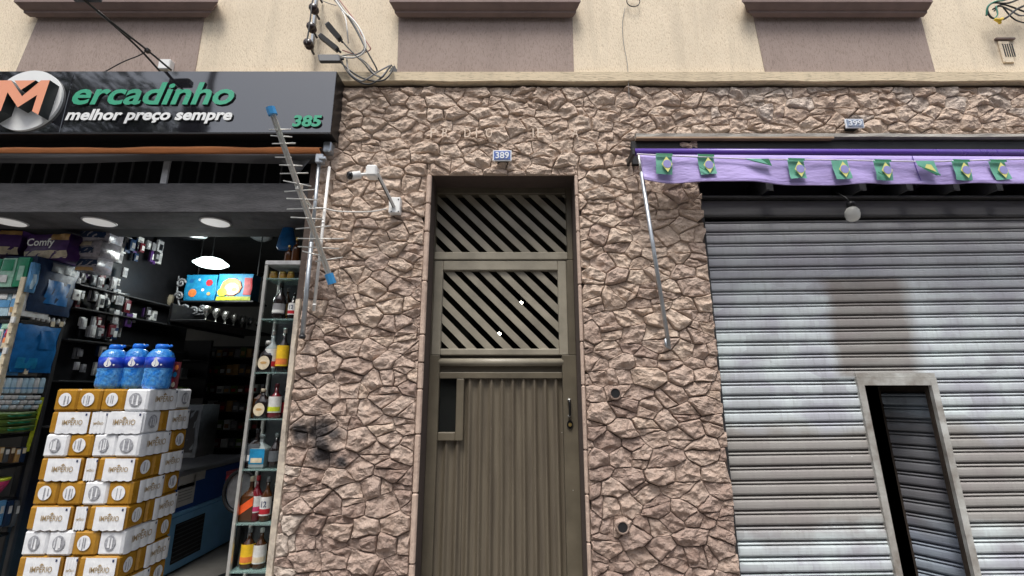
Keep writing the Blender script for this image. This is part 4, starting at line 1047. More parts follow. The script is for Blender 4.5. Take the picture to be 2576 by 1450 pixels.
def pack(x0, y0, z0, w, d, h, body, front, right, label):
    o = thing('can_pack', label, 'drink pack', (x0 + rnd.uniform(-.002, .002), y0 + rnd.uniform(-.004, .004), z0), 'shrink-wrapped packs stacked in the shop opening'); o.rotation_euler = (0, 0, rnd.uniform(-.010, .010))
    g = .0015; j = rnd.uniform(-.003, .003); mb = MB(); mb.box(g, w - g, g + j, d - g + j, .001, h - .001, .012)
    local('wrap', mb.mesh('wrap', body), o)
    for st, face, L in ((front, 'front', w), (right, 'right', d)):
        if st == 'text': long_face(o, L, h, 0 if face == 'front' else w, (0 if face == 'front' else 0) + j, face, body)
        elif st == 'ring': ring_face(o, L, h, 0 if face == 'front' else w, j, face, body)
    return o
OC, WH = 'shrink_ochre', 'shrink_white'
DEP = at(487, 979, YF).x; q = EYE + ray(487, 979) * ((cx1 - EYE.x) / ray(487, 979).x); DEP = q.y - YF; print('depth', DEP)
dL, dS = DEP * .645, DEP * .355
odd = {1: ([OC, OC, OC, WH], WH), 3: ([WH, OC, WH, WH], OC), 5: ([OC, OC, WH, OC], OC), 7: ([WH, WH, OC, WH], OC), 9: ([OC, WH, OC, OC], OC), 11: ([WH, OC, WH, OC], WH)}
cname = {OC: 'ochre', WH: 'white'}
for r in range(1, 12):
    z0 = ztop - r * RH
    if z0 < -.01: continue
    rn = ORD[r - 1]
    if r % 2:
        cols, back = odd[r]; w4 = Wst / 4
        for i, c in enumerate(cols):
            pack(cx0 + i * w4, YF, z0, w4, dL, RH, c, 'ring', 'text' if i == 3 else None, f'{cname[c]} can pack end-on, {NTH[i]} on the front of the {rn} row')
        pack(cx1 - .30, YF + dL, z0, .30, dS, RH, back, None, 'ring', f'{cname[back]} can pack at the back right end of the {rn} row')
    else:
        ws = [Wst * .44, Wst * .16, Wst * .40] if r != 2 else [Wst * .43, Wst * .18, Wst * .39]
        bd = [OC, OC if r != 2 else WH, OC if r > 2 else WH]; x = cx0
        for i, (w_, c) in enumerate(zip(ws, bd)):
            nm = ['long can pack with brand panel, leftmost', 'narrow can pack squeezed in the middle', 'long can pack with brand panel, rightmost'][i]
            pack(x, YF + (.012 if i == 1 else 0), z0, w_, dS, RH, c, 'text', 'ring' if i == 2 else None, f'{nm} on the front of the {rn} row'); x += w_
        pack(cx1 - .155, YF + dS, z0, .155, dL, RH, OC, None, 'text', f'can pack showing its brand panel at the back right of the {rn} row')
# ------------------------------------------------------------------ water jugs on the stack
def jug(u, Y, v0, v1, label, wd):
    b_ = at(u, v1, Y); b_.z = ztop; H = at(u, v0, Y).z - ztop; r = wd
    t_ = thing('water_jug', label, 'water jug', b_, 'blue water jugs on the packs')
    pr = [(r * .86, .001), (r * .97, .02), (r, .06 * H + .02), (r * .95, H * .25), (r, H * .30), (r * .95, H * .36), (r * .99, H * .42), (r * .96, H * .72), (r * .86, H * .80), (r * .62, H * .87), (r * .40, H * .90)]
    mb = MB(); mb.lathe(pr, (0, 0, 0), 26); local('jug_body', mb.mesh('jug_body', 'water_blue', True), t_)
    mb = MB(); mb.lathe([(r * 1.005, H * .46), (r * 1.005, H * .70)], (0, 0, 0), 26); lb = local('jug_label', mb.mesh('jug_label', 'water_label', True), t_)
    mb = MB(); rr = r * 1.012; n = 16; fc = -math.pi / 2 + .35
    def on(a, z): return (rr * math.cos(fc + a / rr), rr * math.sin(fc + a / rr), z)
    pts = [(  .021 * math.cos(2 * math.pi * k / n), .020 * math.sin(2 * math.pi * k / n) + (.026 if k == 4 else .010 if k in (3, 5) else 0)) for k in range(n)]
    mb.add([on(a, H * .55 + z) for a, z in pts], [tuple(range(n))]); mb.add([on(.034 + .006 * math.cos(k), H * .53 + .006 * math.sin(k)) for k in range(6)], [tuple(range(6))]); local('drop_mark', mb.mesh('drop_mark', 'sign_white'), lb)
    mb = MB(); mb.lathe([(r * .44, H * .89), (r * .50, H * .91), (r * .48, H * .97), (r * .40, H)], (0, 0, 0), 22); local('cap', mb.mesh('cap', 'water_cap', True), t_)
    mb = MB(); mb.tube(curve_pts([(r * .35, 0, H * .965), (r * .8, -.01, H * .95), (r * .95, -.015, H * .965), (r * .75, -.01, H * .975)], 4), .006, 6); local('handle', mb.mesh('handle', 'water_cap', True), t_)
jug(272, YF + .13, 868, 979, 'blue water jug, leftmost of the three standing on the packs', .080)
jug(331, YF + .20, 866, 979, 'blue water jug in the middle of the three, set back between its neighbours', .078)
jug(391, YF + .11, 867, 979, 'blue water jug, rightmost of the three standing on the packs', .083)
p = at(437, 976, YF + .22); p.z = ztop; t_ = thing('snack_packet', 'small red and pink packet beside the rightmost water jug', 'packet', p)
mb = MB(); mb.grid(lambda i, j: ((i - .5) * .055 * (1 - .2 * abs(j - .5)), -.02 * math.sin(math.pi * i), j * .19), 6, 8); mb.grid(lambda i, j: ((i - .5) * .055, .02 * math.sin(math.pi * i), j * .19), 6, 8); local('bag', mb.mesh('bag', 'p_darkred', True), t_)
for (a, z, m_) in ((-.01, .14, 'p_pink'), (.01, .10, 'p_skyblue'), (-.005, .055, 'p_red'), (.008, .03, 'p_cream'), (.015, .15, 'p_orange')):
    mb = MB(); mb.add([(a + .014 * math.cos(k * .9), -.023, z + .02 * math.sin(k * .9)) for k in range(7)], [tuple(range(7))]); local('print', mb.mesh('print', m_), t_)

# ================================================================== GLASS CABINET WITH BOTTLES
YC = .10
cl0 = (at(672, 690, YC).x + at(558, 1440, YC).x) / 2; cR = -1.478; cTop = at(690, 660, YC).z; cD = .20
cb = thing('glass_cabinet', 'tall aluminium and glass display cabinet of liquor at the edge of the shop opening', 'cabinet', (cl0, YC, 0))
pz_ = .011
for (x, y) in ((cl0, YC), (cl0, YC + cD), (cR - 2 * pz_, YC), (cR - 2 * pz_, YC + cD)): MB().box(x, x + 2 * pz_, y, y + 2 * pz_, .02, cTop - .0205, .003).build('post', 'aluminium', cb)
MB().box(cl0, cR, YC - .002, YC + cD + .024, cTop - .02, cTop + .012, .004).build('top_frame', 'p_lightgrey', cb)
MB().box(cl0, cR, YC, YC + cD + .02, .006, .02).build('base_frame', 'aluminium', cb)
MB().box(cl0 + .006, cl0 + .009, YC + .023, YC + cD - .001, .03, cTop - .022).build('side_pane', 'pane_glass', cb)
MB().box(cl0 + .024, cR, YC + cD + .025, YC + cD + .03, .03, cTop - .022).build('back_panel', 'p_slate', cb)
SH = {}
for i, v in enumerate((700, 802, 937, 1054, 1182, 1319, 1440)):
    z = at(690, v, YC).z; SH[i] = z; MB().box(cl0 + .012, cR - .003, YC + .002, YC + cD - .004, z - .008, z).build('glass_shelf', 'shelf_glass', cb)
def bottle(u, v_top, shelf, w_px, body, label, lab=None, cap='p_black', rng=(.12, .48), Y=None, kind='round', txt=None, lab2=None, z=None, disc=False, tilt=False):
    Y = YC + .075 if Y is None else Y
    z0 = SH[shelf] if z is None else z
    H = at(u, v_top, Y).z - z0; vb = 980
    pm_ = at(u, (v_top + 40), Y); r = w_px / 2 / 1116 * (.975 * (Y + 3) + .2215 * (z0 - 1.6))
    x = (at(u, v_top + 20, Y).x if H < .08 else None)
    d = ray(u, v_top); # horizontal place: midway up the bottle
    lo_, hi_ = v_top, v_top + 200
    for _ in range(30):
        md = (lo_ + hi_) / 2
        if at(u, md, Y).z > z0 + H * .35: lo_ = md
        else: hi_ = md
    x = at(u, lo_, Y).x
    x = min(x, cR - r - .001); x = max(x, cl0 + .012 + r) if shelf is not None else x
    t_ = thing('liquor_bottle', label, 'bottle', (x, Y, z0), 'bottles in the glass cabinet'); n = 4 if kind == 'square' else 18
    k = 1.30 if kind == 'square' else 1
    pr = [(r * .9 * k, .001), (r * k, .012), (r * k, H * .52), (r * .92 * k, H * .58), (r * .45, H * .70), (r * .30, H * .76), (r * .28, H * .90)]
    mb = MB(); mb.lathe(pr, (0, 0, 0), n)
    if kind == 'square': mb.v = [((a * .7071 - b_2 * .7071), (a * .7071 + b_2 * .7071), c_) for a, b_2, c_ in mb.v]
    if disc: mb.v = [(a, b_2 * .62, c_) for a, b_2, c_ in mb.v]
    local('glass', mb.mesh('glass', body, kind != 'square'), t_)
    mb = MB(); mb.lathe([(r * .32, H * .885), (r * .33, H * .98), (r * .29, H)], (0, 0, 0), 14); local('cap', mb.mesh('cap', cap, True), t_)
    if lab and disc:
        mb = MB(); rr = r * .78; mb.add([(rr * math.cos(2 * math.pi * q / 20), -r * .62 - .002, H * .30 + rr * 1.15 * math.sin(2 * math.pi * q / 20)) for q in range(20)], [tuple(range(20))]); lo2 = local('label', mb.mesh('label', lab), t_)
        mb = MB(); mb.add([(.55 * rr * math.cos(2 * math.pi * q / 20), -r * .62 - .003, H * .30 + .22 * rr * math.sin(2 * math.pi * q / 20)) for q in range(20)], [tuple(range(20))]); local('emblem', mb.mesh('emblem', 'p_tan'), lo2)
    elif lab:
        a0, a1 = rng; mb = MB()
        if kind == 'square':
            s = r * .92; dy = -r * k * .7071 - .0015; sl = .03 if tilt else 0
            mb.add([(-s, dy, a0 * H - sl), (s, dy, a0 * H + sl), (s, dy, a1 * H + sl), (-s, dy, a1 * H - sl)], [(0, 1, 2, 3)])
            lo2 = local('label', mb.mesh('label', lab), t_)
        else:
            mb.grid(lambda i, j: (r * 1.02 * math.cos(math.pi * (1.02 + .96 * i)), r * 1.02 * math.sin(math.pi * (1.02 + .96 * i)), H * (a0 + (a1 - a0) * j)), 12, 1); lo2 = local('label', mb.mesh('label', lab, True), t_)
        if lab2:
            mb = MB(); mb.grid(lambda i, j: (r * 1.035 * math.cos(math.pi * (1.1 + .8 * i)), r * 1.035 * math.sin(math.pi * (1.1 + .8 * i)), H * (a0 + (a1 - a0) * (.08 + .28 * j))), 10, 1) if kind != 'square' else mb.add([(-r * .7, -r * k * .7071 - .003, H * (a0 + .04)), (r * .7, -r * k * .7071 - .003, H * (a0 + .04)), (r * .7, -r * k * .7071 - .003, H * (a0 + (a1 - a0) * .4)), (-r * .7, -r * k * .7071 - .003, H * (a0 + (a1 - a0) * .4))], [(0, 1, 2, 3)])
            local('label_band', mb.mesh('label_band', lab2), lo2)
        if txt:
            V, Fc = text_raw(txt, 0, .02); tw = max(v[0] for v in V); s = r * 1.1 / tw
            def wrap(a): an_ = -math.pi / 2 + a / (r * 1.05); return (r * 1.045 * math.cos(an_), r * 1.045 * math.sin(an_)) if kind != 'square' else (a, -r * k * .7071 - .004)
            mb = MB(); mb.add([wrap((v[0] - tw / 2) * s) + (H * (a0 + (a1 - a0) * .46) + v[1] * s * 1.25,) for v in V], Fc); local('label_print', mb.mesh('label_print', 'print_navy'), lo2)
    return t_
for u, w_, lb in ((690, 20, 'small gold jar, leftmost on the highest cabinet shelf'), (713, 18, 'small gold jar, middle of the highest cabinet shelf'), (733, 18, 'small gold jar, rightmost on the highest cabinet shelf')):
    r = w_ / 2 / 1116 * 3.2; p = at(u, 684, YC + .08); t_ = thing('gold_jar', lb, 'jar', (p.x, YC + .08, SH[0]), 'gold jars in the cabinet')
    mb = MB(); mb.lathe([(r * .9, .001), (r, .01), (r, .045), (r * .8, .055)], (0, 0, 0), 16); local('jar_body', mb.mesh('jar_body', 'glass_gold', True), t_)
    mb = MB(); mb.lathe([(r * .85, .055), (r * .85, .068)], (0, 0, 0), 16); local('lid', mb.mesh('lid', 'brass', True), t_)
bottle(703, 712, 1, 30, 'glass_dark', 'black bottle with a silver label on the second cabinet shelf', 'p_grey', rng=(.16, .42), lab2='p_white')
bottle(736, 737, 1, 22, 'glass_dark', 'slim bottle with a white and red label on the second cabinet shelf', 'p_white', rng=(.18, .60), lab2='p_red', txt='12')
bottle(655, 858, 2, 38, 'glass_dark', 'round dark bottle with an oval cream label on the third cabinet shelf', 'p_cream', 'p_white', disc=True, Y=YC + .055)
bottle(682, 832, 2, 31, 'glass_clear', 'bottle with a white label reading 12 on the third cabinet shelf', 'p_white', 'steel_bright', rng=(.10, .55), lab2='p_red', txt='12')
bottle(711, 826, 2, 30, 'glass_dark', 'bottle with a bright yellow label on the third cabinet shelf', 'p_yellow', 'steel_bright', rng=(.14, .60), lab2='p_orange')
bottle(632, 968, 3, 30, 'glass_amber', 'square amber bottle without a label on the fourth cabinet shelf', None, 'p_black', kind='square')
bottle(658, 978, 3, 36, 'glass_dark', 'round dark bottle with an oval cream label on the fourth cabinet shelf', 'p_cream', 'p_cream', disc=True, Y=YC + .055)
bottle(692, 965, 3, 32, 'glass_red', 'dark red bottle with a white and green label on the fourth cabinet shelf', 'p_white', 'p_darkred', rng=(.16, .62), lab2='p_lime')
bottle(618, 1078, 4, 34, 'glass_dark', 'square black bottle with white print on the fifth cabinet shelf', 'p_slate', 'p_black', kind='square', rng=(.16, .62), lab2='p_white')
bottle(656, 1092, 4, 40, 'glass_clear', 'clear bottle with a wide sky-blue label on the fifth cabinet shelf', 'p_skyblue', 'glass_clear', kind='square', rng=(.14, .58), lab2='p_cream')
bottle(692, 1090, 4, 30, 'glass_dark', 'dark bottle at the right end of the fifth cabinet shelf', 'p_slate', 'glass_clear', rng=(.2, .5))
bottle(612, 1198, 5, 36, 'glass_amber', 'square amber bottle with a slanted orange label on the sixth cabinet shelf', 'p_scarlet', 'p_cream', kind='square', rng=(.26, .46), tilt=True)
bottle(643, 1196, 5, 30, 'glass_red', 'dark red bottle with a pink label and red cap on the sixth cabinet shelf', 'p_white', 'p_red', rng=(.20, .56), lab2='p_pink')
bottle(669, 1200, 5, 28, 'glass_amber', 'bottle with a white label reading 12 on the sixth cabinet shelf', 'p_white', 'p_grey', rng=(.14, .56), lab2='p_red', txt='12')
bottle(624, 1328, 6, 34, 'glass_amber', 'bottle with a yellow label on the lowest visible cabinet shelf', 'p_yellow', 'p_grey', rng=(.14, .62), lab2='p_orange')
bottle(654, 1328, 6, 32, 'glass_amber', 'bottle with a cream label and white cap on the lowest visible cabinet shelf', 'p_white', 'p_white', rng=(.14, .60), lab2='p_cream')
for (u, vt_, sh_, w_, gl_, lb, la) in ((720, 725, 1, 22, 'glass_amber', 'amber bottle between the black and the slim bottle on the second cabinet shelf', 'p_tan'), (735, 850, 2, 24, 'glass_red', 'dark red bottle against the wall on the third cabinet shelf', 'p_darkred'), (716, 975, 3, 26, 'glass_dark', 'dark bottle against the wall on the fourth cabinet shelf', 'p_red'), (640, 1100, 4, 22, 'glass_amber', 'thin amber bottle behind the sky-blue label on the fifth cabinet shelf', 'p_tan'), (688, 1215, 5, 24, 'glass_dark', 'dark bottle at the right end of the sixth cabinet shelf', 'p_grey'), (676, 1345, 6, 24, 'glass_amber', 'amber bottle at the right end of the lowest visible cabinet shelf', 'p_tan')):
    bottle(u, vt_, sh_, w_, gl_, lb, la, 'p_grey', rng=(.16, .5), Y=YC + .14)
for u, lb in ((726, 'short dark bottle standing on top of the cabinet at the left'), (744, 'taller dark bottle standing on top of the cabinet beside the wall')):
    bottle(u, 598 if u > 735 else 618, None, 20, 'glass_amber', lb, None, 'brass', z=cTop + .012)
p = at(722, 600, .32); t_ = thing('blue_bag', 'blue plastic bag hanging above the cabinet', 'bag', p); mb = MB()
mb.lathe([(.012, .13), (.045, .08), (.065, 0), (.075, -.07), (.06, -.095), (.01, -.10)], (0, 0, 0), 14, 1, .5); local('bag_body', mb.mesh('bag_body', 'p_azure', True), t_)
mb = MB(); mb.tube([(0, 0, .12), (0, 0, 2.845 - p.z)], .004, 6); local('string', mb.mesh('string', 'cable_grey'), t_)

# ================================================================== LEFT SHELVING AND GOODS
XS = at(74, 671, .25).x; print('XS', XS)
def P_X(u, v): return atX(u, v, XS)
un = thing('shelf_unit', 'cream and black steel shelf unit full of packs at the left of the shop', 'shelf unit', (XS - .5, .4, 0))
yb_ = atX(190, 700, XS).y
MB().box(XS - .03, XS + .006, .235, .27, .0, 2.42, .003).build('post', 'p_cream', un)
MB().box(XS - .03, XS + .0, yb_ - .03, yb_, .0, 2.30, .003).build('post', 'dark_metal', un)
for v in (731, 805, 878, 945):
    z = at(20, v, .25).z; MB().box(XS - 1.6, XS - .032, .25, yb_, z - .022, z, .003).build('shelf_board', 'p_black', un)
for v in (812, 948, 1040, 1092, 1166, 1247, 1330):
    z = atX(60, v, XS - .02).z; MB().box(XS - 1.5, XS - .035, .272, yb_ - .031, z - .02, z, .003).build('shelf_board', 'p_black', un)
for i in range(9):                                          # price holders clipped to the post
    z = 1.62 + i * .075; MB().box(XS - .012, XS + .016, .222, .234, z, z + .045).build('price_clip', 'p_cream' if i % 3 else 'p_white', un)
ORDN = ['first', 'second', 'third', 'fourth', 'fifth', 'sixth', 'seventh', 'eighth', 'ninth', 'tenth', 'eleventh', 'twelfth', 'thirteenth', 'fourteenth', 'fifteenth', 'sixteenth', 'seventeenth', 'eighteenth']
CN = dict(p_lightgrey='light grey', p_white='white', p_grey='grey', p_slate='slate', p_darkred='dark red', p_purple='purple', p_black='black', p_navy='navy', p_brown='brown', p_tan='tan', p_moss='moss green')
def carton(name, label, cat, u0, v0, u1, v1, Y, dep, body, panel=None, panel2=None, group=None, rz=0, film=False, X=None):
    """a packed box or bag whose face fills the given place on the plane Y (or X)"""
    if X is None:
        a, b_ = at(u0, v0, Y), at((u0 + u1) / 2, v1, Y); x0, x1 = at(u0, (v0 + v1) / 2, Y).x, at(u1, (v0 + v1) / 2, Y).x; w, h = x1 - x0, a.z - b_.z
        o = thing(name, label, cat, ((x0 + x1) / 2, Y, b_.z), group); o.rotation_euler = (0, 0, rz)
        Q = lambda a_, d, z: (a_ * w / 2, d, z * h)
    else:
        vm = (v0 + v1) / 2; y0_, y1_ = atX(u0, vm, X).y, atX(u1, vm, X).y; um = (u0 + u1) / 2
        zt, zb2 = atX(um, v0, X).z, atX(um, v1, X).z; w, h = y1_ - y0_, zt - zb2
        o = thing(name, label, cat, (X, (y0_ + y1_) / 2, zb2), group)
        Q = lambda a_, d, z: (-d, a_ * w / 2, z * h)
    bulge = .02 if film else .006
    def face(i, j): return Q((i * 2 - 1) * (1 - .03 * math.sin(j * 9 + u0)), -bulge * (math.sin(math.pi * i) ** .5) * (math.sin(math.pi * j) ** .5) - (.006 * math.sin(i * 19 + j * 13 + u0) if film else 0), j)
    mb = MB(); mb.grid(face, 8, 6)
    mb.add([Q(s, e, z) for e in (0, dep) for (s, z) in ((-.99, 0), (.99, 0), (.99, 1), (-.99, 1))], [(0, 1, 5, 4), (1, 2, 6, 5), (2, 3, 7, 6), (3, 0, 4, 7), (4, 5, 6, 7)])
    bd = local('wrapper', mb.mesh('wrapper', body, True if film else False), o)
    for k, pn in enumerate((panel, panel2)):
        if not pn: continue
        m_, i0, i1, j0, j1 = pn
        def pf(i, j):
            q = face(i0 + (i1 - i0) * i, j0 + (j1 - j0) * j); e = .003 * (k + 1)
            return (q[0], q[1] - e, q[2]) if X is None else (q[0] + e, q[1], q[2])
        mb = MB(); mb.grid(pf, 6, 4); local('print', mb.mesh('print', m_, film), bd)
    return o, w, h
PK = 'packs on the left shop shelf'
carton('green_pack', 'green film pack at the far left of the top shelf', 'pack', -42, 652, -2, 722, .27, .2, 'p_green', ('p_palegreen', .1, .9, .3, .9), ('p_white', .2, .6, .1, .25))
carton('green_pack', 'pale green film pack in the middle of the top left shelf', 'pack', 0, 650, 36, 722, .265, .2, 'p_palegreen', ('p_green', .1, .9, .55, .95), ('p_white', .15, .7, .15, .4))
carton('green_pack', 'dark green film pack beside the cream shelf post', 'pack', 38, 648, 68, 721, .27, .2, 'p_green', ('p_palegreen', .35, .8, .2, .7))
carton('baby_pack', 'blue and white pack at the left of the second shelf', 'pack', -14, 735, 25, 795, .27, .2, 'p_paleblue', ('p_blue', .0, 1, .35, .65), ('p_white', .2, .8, .7, .95))
carton('baby_pack', 'blue and white pack next to the cream post on the second shelf', 'pack', 27, 734, 58, 794, .265, .2, 'p_white', ('p_blue', .05, .85, .35, .7), ('p_tan', .15, .4, .12, .35))
carton('soap_box', 'pale green box on top of the small boxes of the third shelf', 'box', 4, 812, 34, 829, .262, .1, 'p_palegreen', ('p_white', .6, 1, 0, .9))
carton('soap_box', 'pink and red box on the third shelf by the cream post', 'box', 13, 829, 33, 848, .262, .1, 'p_pink', ('p_red', .0, .5, 0, .5))
carton('soap_box', 'orange box at the bottom of the third shelf by the cream post', 'box', 5, 849, 30, 877, .262, .1, 'p_orange', ('p_cream', .0, .4, 0, .5))
carton('soap_box', 'white box at the far left of the third shelf', 'box', -20, 829, 4, 877, .262, .1, 'p_white', ('p_palegreen', .0, .9, .5, .9))
carton('blue_pack', 'blue pack on the fourth shelf at the left edge', 'pack', -20, 884, 14, 944, .262, .1, 'p_blue', ('p_paleblue', .1, .9, .4, .8))
# goods on the end face of the unit
carton('film_pack', 'large navy film-wrapped pack on the shelf end above the row of white tubs', 'pack', 78, 655, 190, 793, 0, .25, 'p_navy', ('p_azure', .28, .82, .18, .62), ('p_slate', .3, .9, .78, .95), film=True, X=XS + .01)
carton('film_pack', 'pale blue folded flap of film by the cream post', 'pack', 75, 660, 95, 738, 0, .02, 'p_blue', ('p_paleblue', .1, .5, .1, .6), film=True, X=XS + .035)
for i in range(7):
    u = 85 + i * 12.5; v = 797 + i * 2.4; p = P_X(u, v + 8)
    t_ = thing('small_tub', f'small white tub, {ORDN[i]} from the left in the row under the navy pack', 'tub', (XS - .01, p.y, p.z), 'white tubs on the shelf end'); mb = MB(); mb.lathe([(.012, 0), (.014, .02), (.010, .036), (.006, .046)], (0, 0, 0), 10); local('tub_body', mb.mesh('tub_body', 'p_white', True), t_)
z = P_X(110, 812).z; MB().box(XS - .05, XS + .012, .275, yb_ - .035, z - .03, z - .005).build('price_rail', 'p_black', un)
for u in (128, 60, 150): p = P_X(u, 816 if u > 100 else 935); MB().box(XS + .012, XS + .018, p.y - .014, p.y + .014, p.z - .02, p.z + .02).build('price_tag', 'p_cream', un)
carton('mat_pack', 'bright blue crinkled film pack filling the end shelf below the white tubs', 'pack', 33, 818, 140, 938, 0, .2, 'p_azure', ('p_skyblue', .1, .55, .08, .3), ('p_azure', .5, .9, .5, .9), film=True, X=XS + .012)
for i in range(8):
    u = 4 + i * 14.5; p = P_X(u, 990); q = P_X(u, 951)
    t_ = thing('paper_roll', f"{['pale blue', 'white'][i % 3 == 0]} roll, {ORDN[i]} from the left in the row above the lidded tubs", 'roll', (XS - .02, p.y, p.z), 'rolls on the shelf end'); h = q.z - p.z
    mb = MB(); mb.lathe([(.017, 0), (.019, .01), (.019, h - .01), (.014, h)], (0, 0, 0), 12); local('roll_body', mb.mesh('roll_body', 'p_paleblue' if i % 3 else 'p_white', True), t_)
    mb = MB(); mb.lathe([(.0195, h * .3), (.0195, h * .38)], (0, 0, 0), 12); local('roll_band', mb.mesh('roll_band', 'p_blue'), t_)
for j in range(3):
    for i in range(6):
        u = 2 + i * 19 + (j % 2) * 6 - j * 3; p = P_X(u, 1001 + j * 12.5)
        t_ = thing('round_tub', f"lidded tub, {ORDN[i]} from the left in the {['top', 'middle', 'bottom'][j]} layer above the green packs", 'tub', (XS - .02, p.y, p.z - .012), 'lidded tubs on the shelf end')
        mb = MB(); mb.lathe([(.020, 0), (.024, .006), (.026, .022), (.024, .028)], (0, 0, 0), 14); local('tub_body', mb.mesh('tub_body', 'p_white' if (i + j) % 3 else 'p_paleblue', True), t_)
for j in range(3): carton('green_sponge', ['moss green flat pack, topmost of three', 'moss green flat pack, middle of three', 'moss green flat pack, lowest of three'][j] + ' below the white tubs', 'pack', -8, 1037 + j * 17.5, 92 - j * 3, 1053 + j * 17.5, 0, .15, 'p_moss', ('p_green', .2, .8, .3, .6), film=True, X=XS)
lr = thing('lit_rail', 'yellow-green price strip running down the back edge of the left shelf', 'strip', P_X(72, 1128)); mb = MB()
for k in range(12):
    u0, v0 = 106 - k * 3.3, 1000 + k * 11.3; a = atX(u0, v0, XS - .005); mb.box(XS - .02, XS - .005, a.y, a.y + .018, a.z - .035, a.z)
mb.build('strip_tags', 'p_lime', lr)
for i in range(5): carton('tray_item', f'small dim tray of goods, {ORDN[i]} from the left on the low left shelf', 'tray', -4 + i * 14, 1126 + (i % 2) * 4, 8 + i * 14, 1163, 0, .1, ['p_tan', 'p_slate', 'p_brown', 'p_tan', 'p_navy'][i], (['p_cream', 'p_white'][i % 2], .1, .8, .6, .95), X=XS - .01, group='trays on the low left shelf')
p = P_X(4, 1242); t_ = thing('pink_bowl', 'pink bowl with a lime rim on the low left shelf', 'bowl', (XS - .08, p.y, p.z)); mb = MB(); mb.lathe([(.05, 0), (.075, .05), (.085, .085)], (0, 0, 0), 18); local('bowl_body', mb.mesh('bowl_body', 'p_pink', True), t_); mb = MB(); mb.lathe([(.086, .084), (.088, .10)], (0, 0, 0), 18); local('rim', mb.mesh('rim', 'p_lime', True), t_)
for i in range(3): carton('detergent_pack', ['blue pack at the left of the lowest left shelf', 'navy pack in the middle of the lowest left shelf', 'pale pack at the right of the lowest left shelf'][i], 'pack', -6 + i * 20, 1262, 10 + i * 20, 1322, 0, .1, ['p_blue', 'p_navy', 'p_slate'][i], ('p_white', .2, .7, .5, .8), X=XS - .01)
# paper packs on top of the unit
o, w, h = carton('paper_pack', 'purple and cream paper pack with a white brand word above the shelves', 'paper pack', 60, 590, 178, 651, .36, .25, 'p_purple', ('p_cream', .0, 1, .0, .30), ('p_tan', .62, 1, .72, .98), film=True, rz=-.10)
V, Fc = text_raw('Comfy', 0, .02); tw = max(v[0] for v in V); s = w * .66 / tw
mb = MB(); mb.add([(-w * .40 + v[0] * s, -.032, h * .50 + v[1] * s * .95 - v[0] * s * .02) for v in V], Fc); local('brand_word', mb.mesh('brand_word', 'sign_white'), o)
carton('paper_pack', 'purple and cream paper pack at the left edge on top of the shelf unit', 'paper pack', -45, 580, 48, 640, .38, .25, 'p_purple', ('p_cream', .0, 1, .0, .30), ('p_tan', .5, 1, .8, .98), film=True, rz=.08)
bu = carton('film_bundle', 'topmost clear bundle with navy bands hanging beside the paper pack', 'bundle', 208, 568, 272, 610, .45, .16, 'film_clear', ('p_navy', .0, .9, .25, .6), ('p_cream', .3, 1, .7, .95), film=True, rz=.15)
local('cord', MB().tube([(0, .08, bu[2] * .9), (0, .08, 2.86 - bu[0].location.z)], .004, 6).mesh('cord', 'cable_grey'), bu[0])
carton('film_bundle', 'middle clear bundle with navy bands hanging beside the paper pack', 'bundle', 183, 606, 258, 646, .44, .16, 'film_clear', ('p_navy', .1, .8, .2, .55), ('p_cream', .1, .7, .65, .9), film=True, rz=-.1)
carton('film_bundle', 'lowest clear bundle with navy bands hanging beside the paper pack', 'bundle', 194, 642, 242, 681, .46, .16, 'film_clear', ('p_navy', .0, 1, .3, .7), ('p_tan', .1, .9, .0, .2), film=True, rz=.1)
# hanging packets along the dark side rack
XR_ = XS - .12
rk = thing('side_rack', 'dark tall rack wall of hanging packets behind the shelf unit', 'rack', (XR_, 1.2, 0)); MB().box(XR_ - .05, XR_, yb_ + .03, 2.15, .1, 3.39, .005).build('rack_board', 'p_black', rk)
for v in (735, 790, 865, 960, 1060):
    z = atX(250, v, XR_).z; MB().box(XR_, XR_ + .14, yb_ + .03, 2.0, z - .012, z, .002).build('rack_shelf', 'dark_metal', rk)
r5 = random.Random(5)
kinds = ['p_lightgrey', 'p_white', 'p_grey', 'p_slate', 'p_darkred', 'p_purple', 'p_lightgrey', 'p_black', 'p_navy']
hang = []
for i in range(118):
    u = r5.uniform(186, 318); row = r5.randrange(11)
    if row > 7: u = r5.uniform(268, 400)
    if u > 270 and row in (6, 7): row -= 2
    hang.append((row, u, (690, 712, 752, 772, 815, 845, 895, 930, 625, 655, 800)[row] + r5.uniform(-8, 8), r5.uniform(10, 20)))
hang.sort(); cnt = {}
for row, u, v, sz in hang:
    k = cnt[row] = cnt.get(row, -1) + 1
    if k > 17: continue
    c1, c2 = r5.choice(kinds), r5.choice(('p_white', 'p_grey', 'p_lightgrey', 'p_black'))
    carton('hanging_packet', f'{CN[c1]} packet, {ORDN[k]} from the left in the {ORDN[row]} row down of the dim rack' if row < 8 else f'{CN[c1]} packet, {ORDN[k]} from the left in the {("top", "middle", "low")[row - 8]} far row of the rack', 'packet', u, v - sz * 1.3, u + sz * .8, v + sz * .4, 0, .02, c1, (c2, .2, .8, .2, .7), group='packets on the dim side rack', X=XR_ + .02 + r5.uniform(0, .10))
carton('white_packet', 'bright white packet on the rack by the navy pack', 'packet', 184, 729, 204, 756, 0, .02, 'p_white', ('p_black', .4, .6, .35, .6), X=XR_ + .14)
carton('white_packet', 'pale notice hanging lowest on the dim rack wall', 'packet', 293, 736, 312, 768, 0, .01, 'p_lightgrey', ('p_grey', .2, .8, .2, .8), X=XR_ + .12)
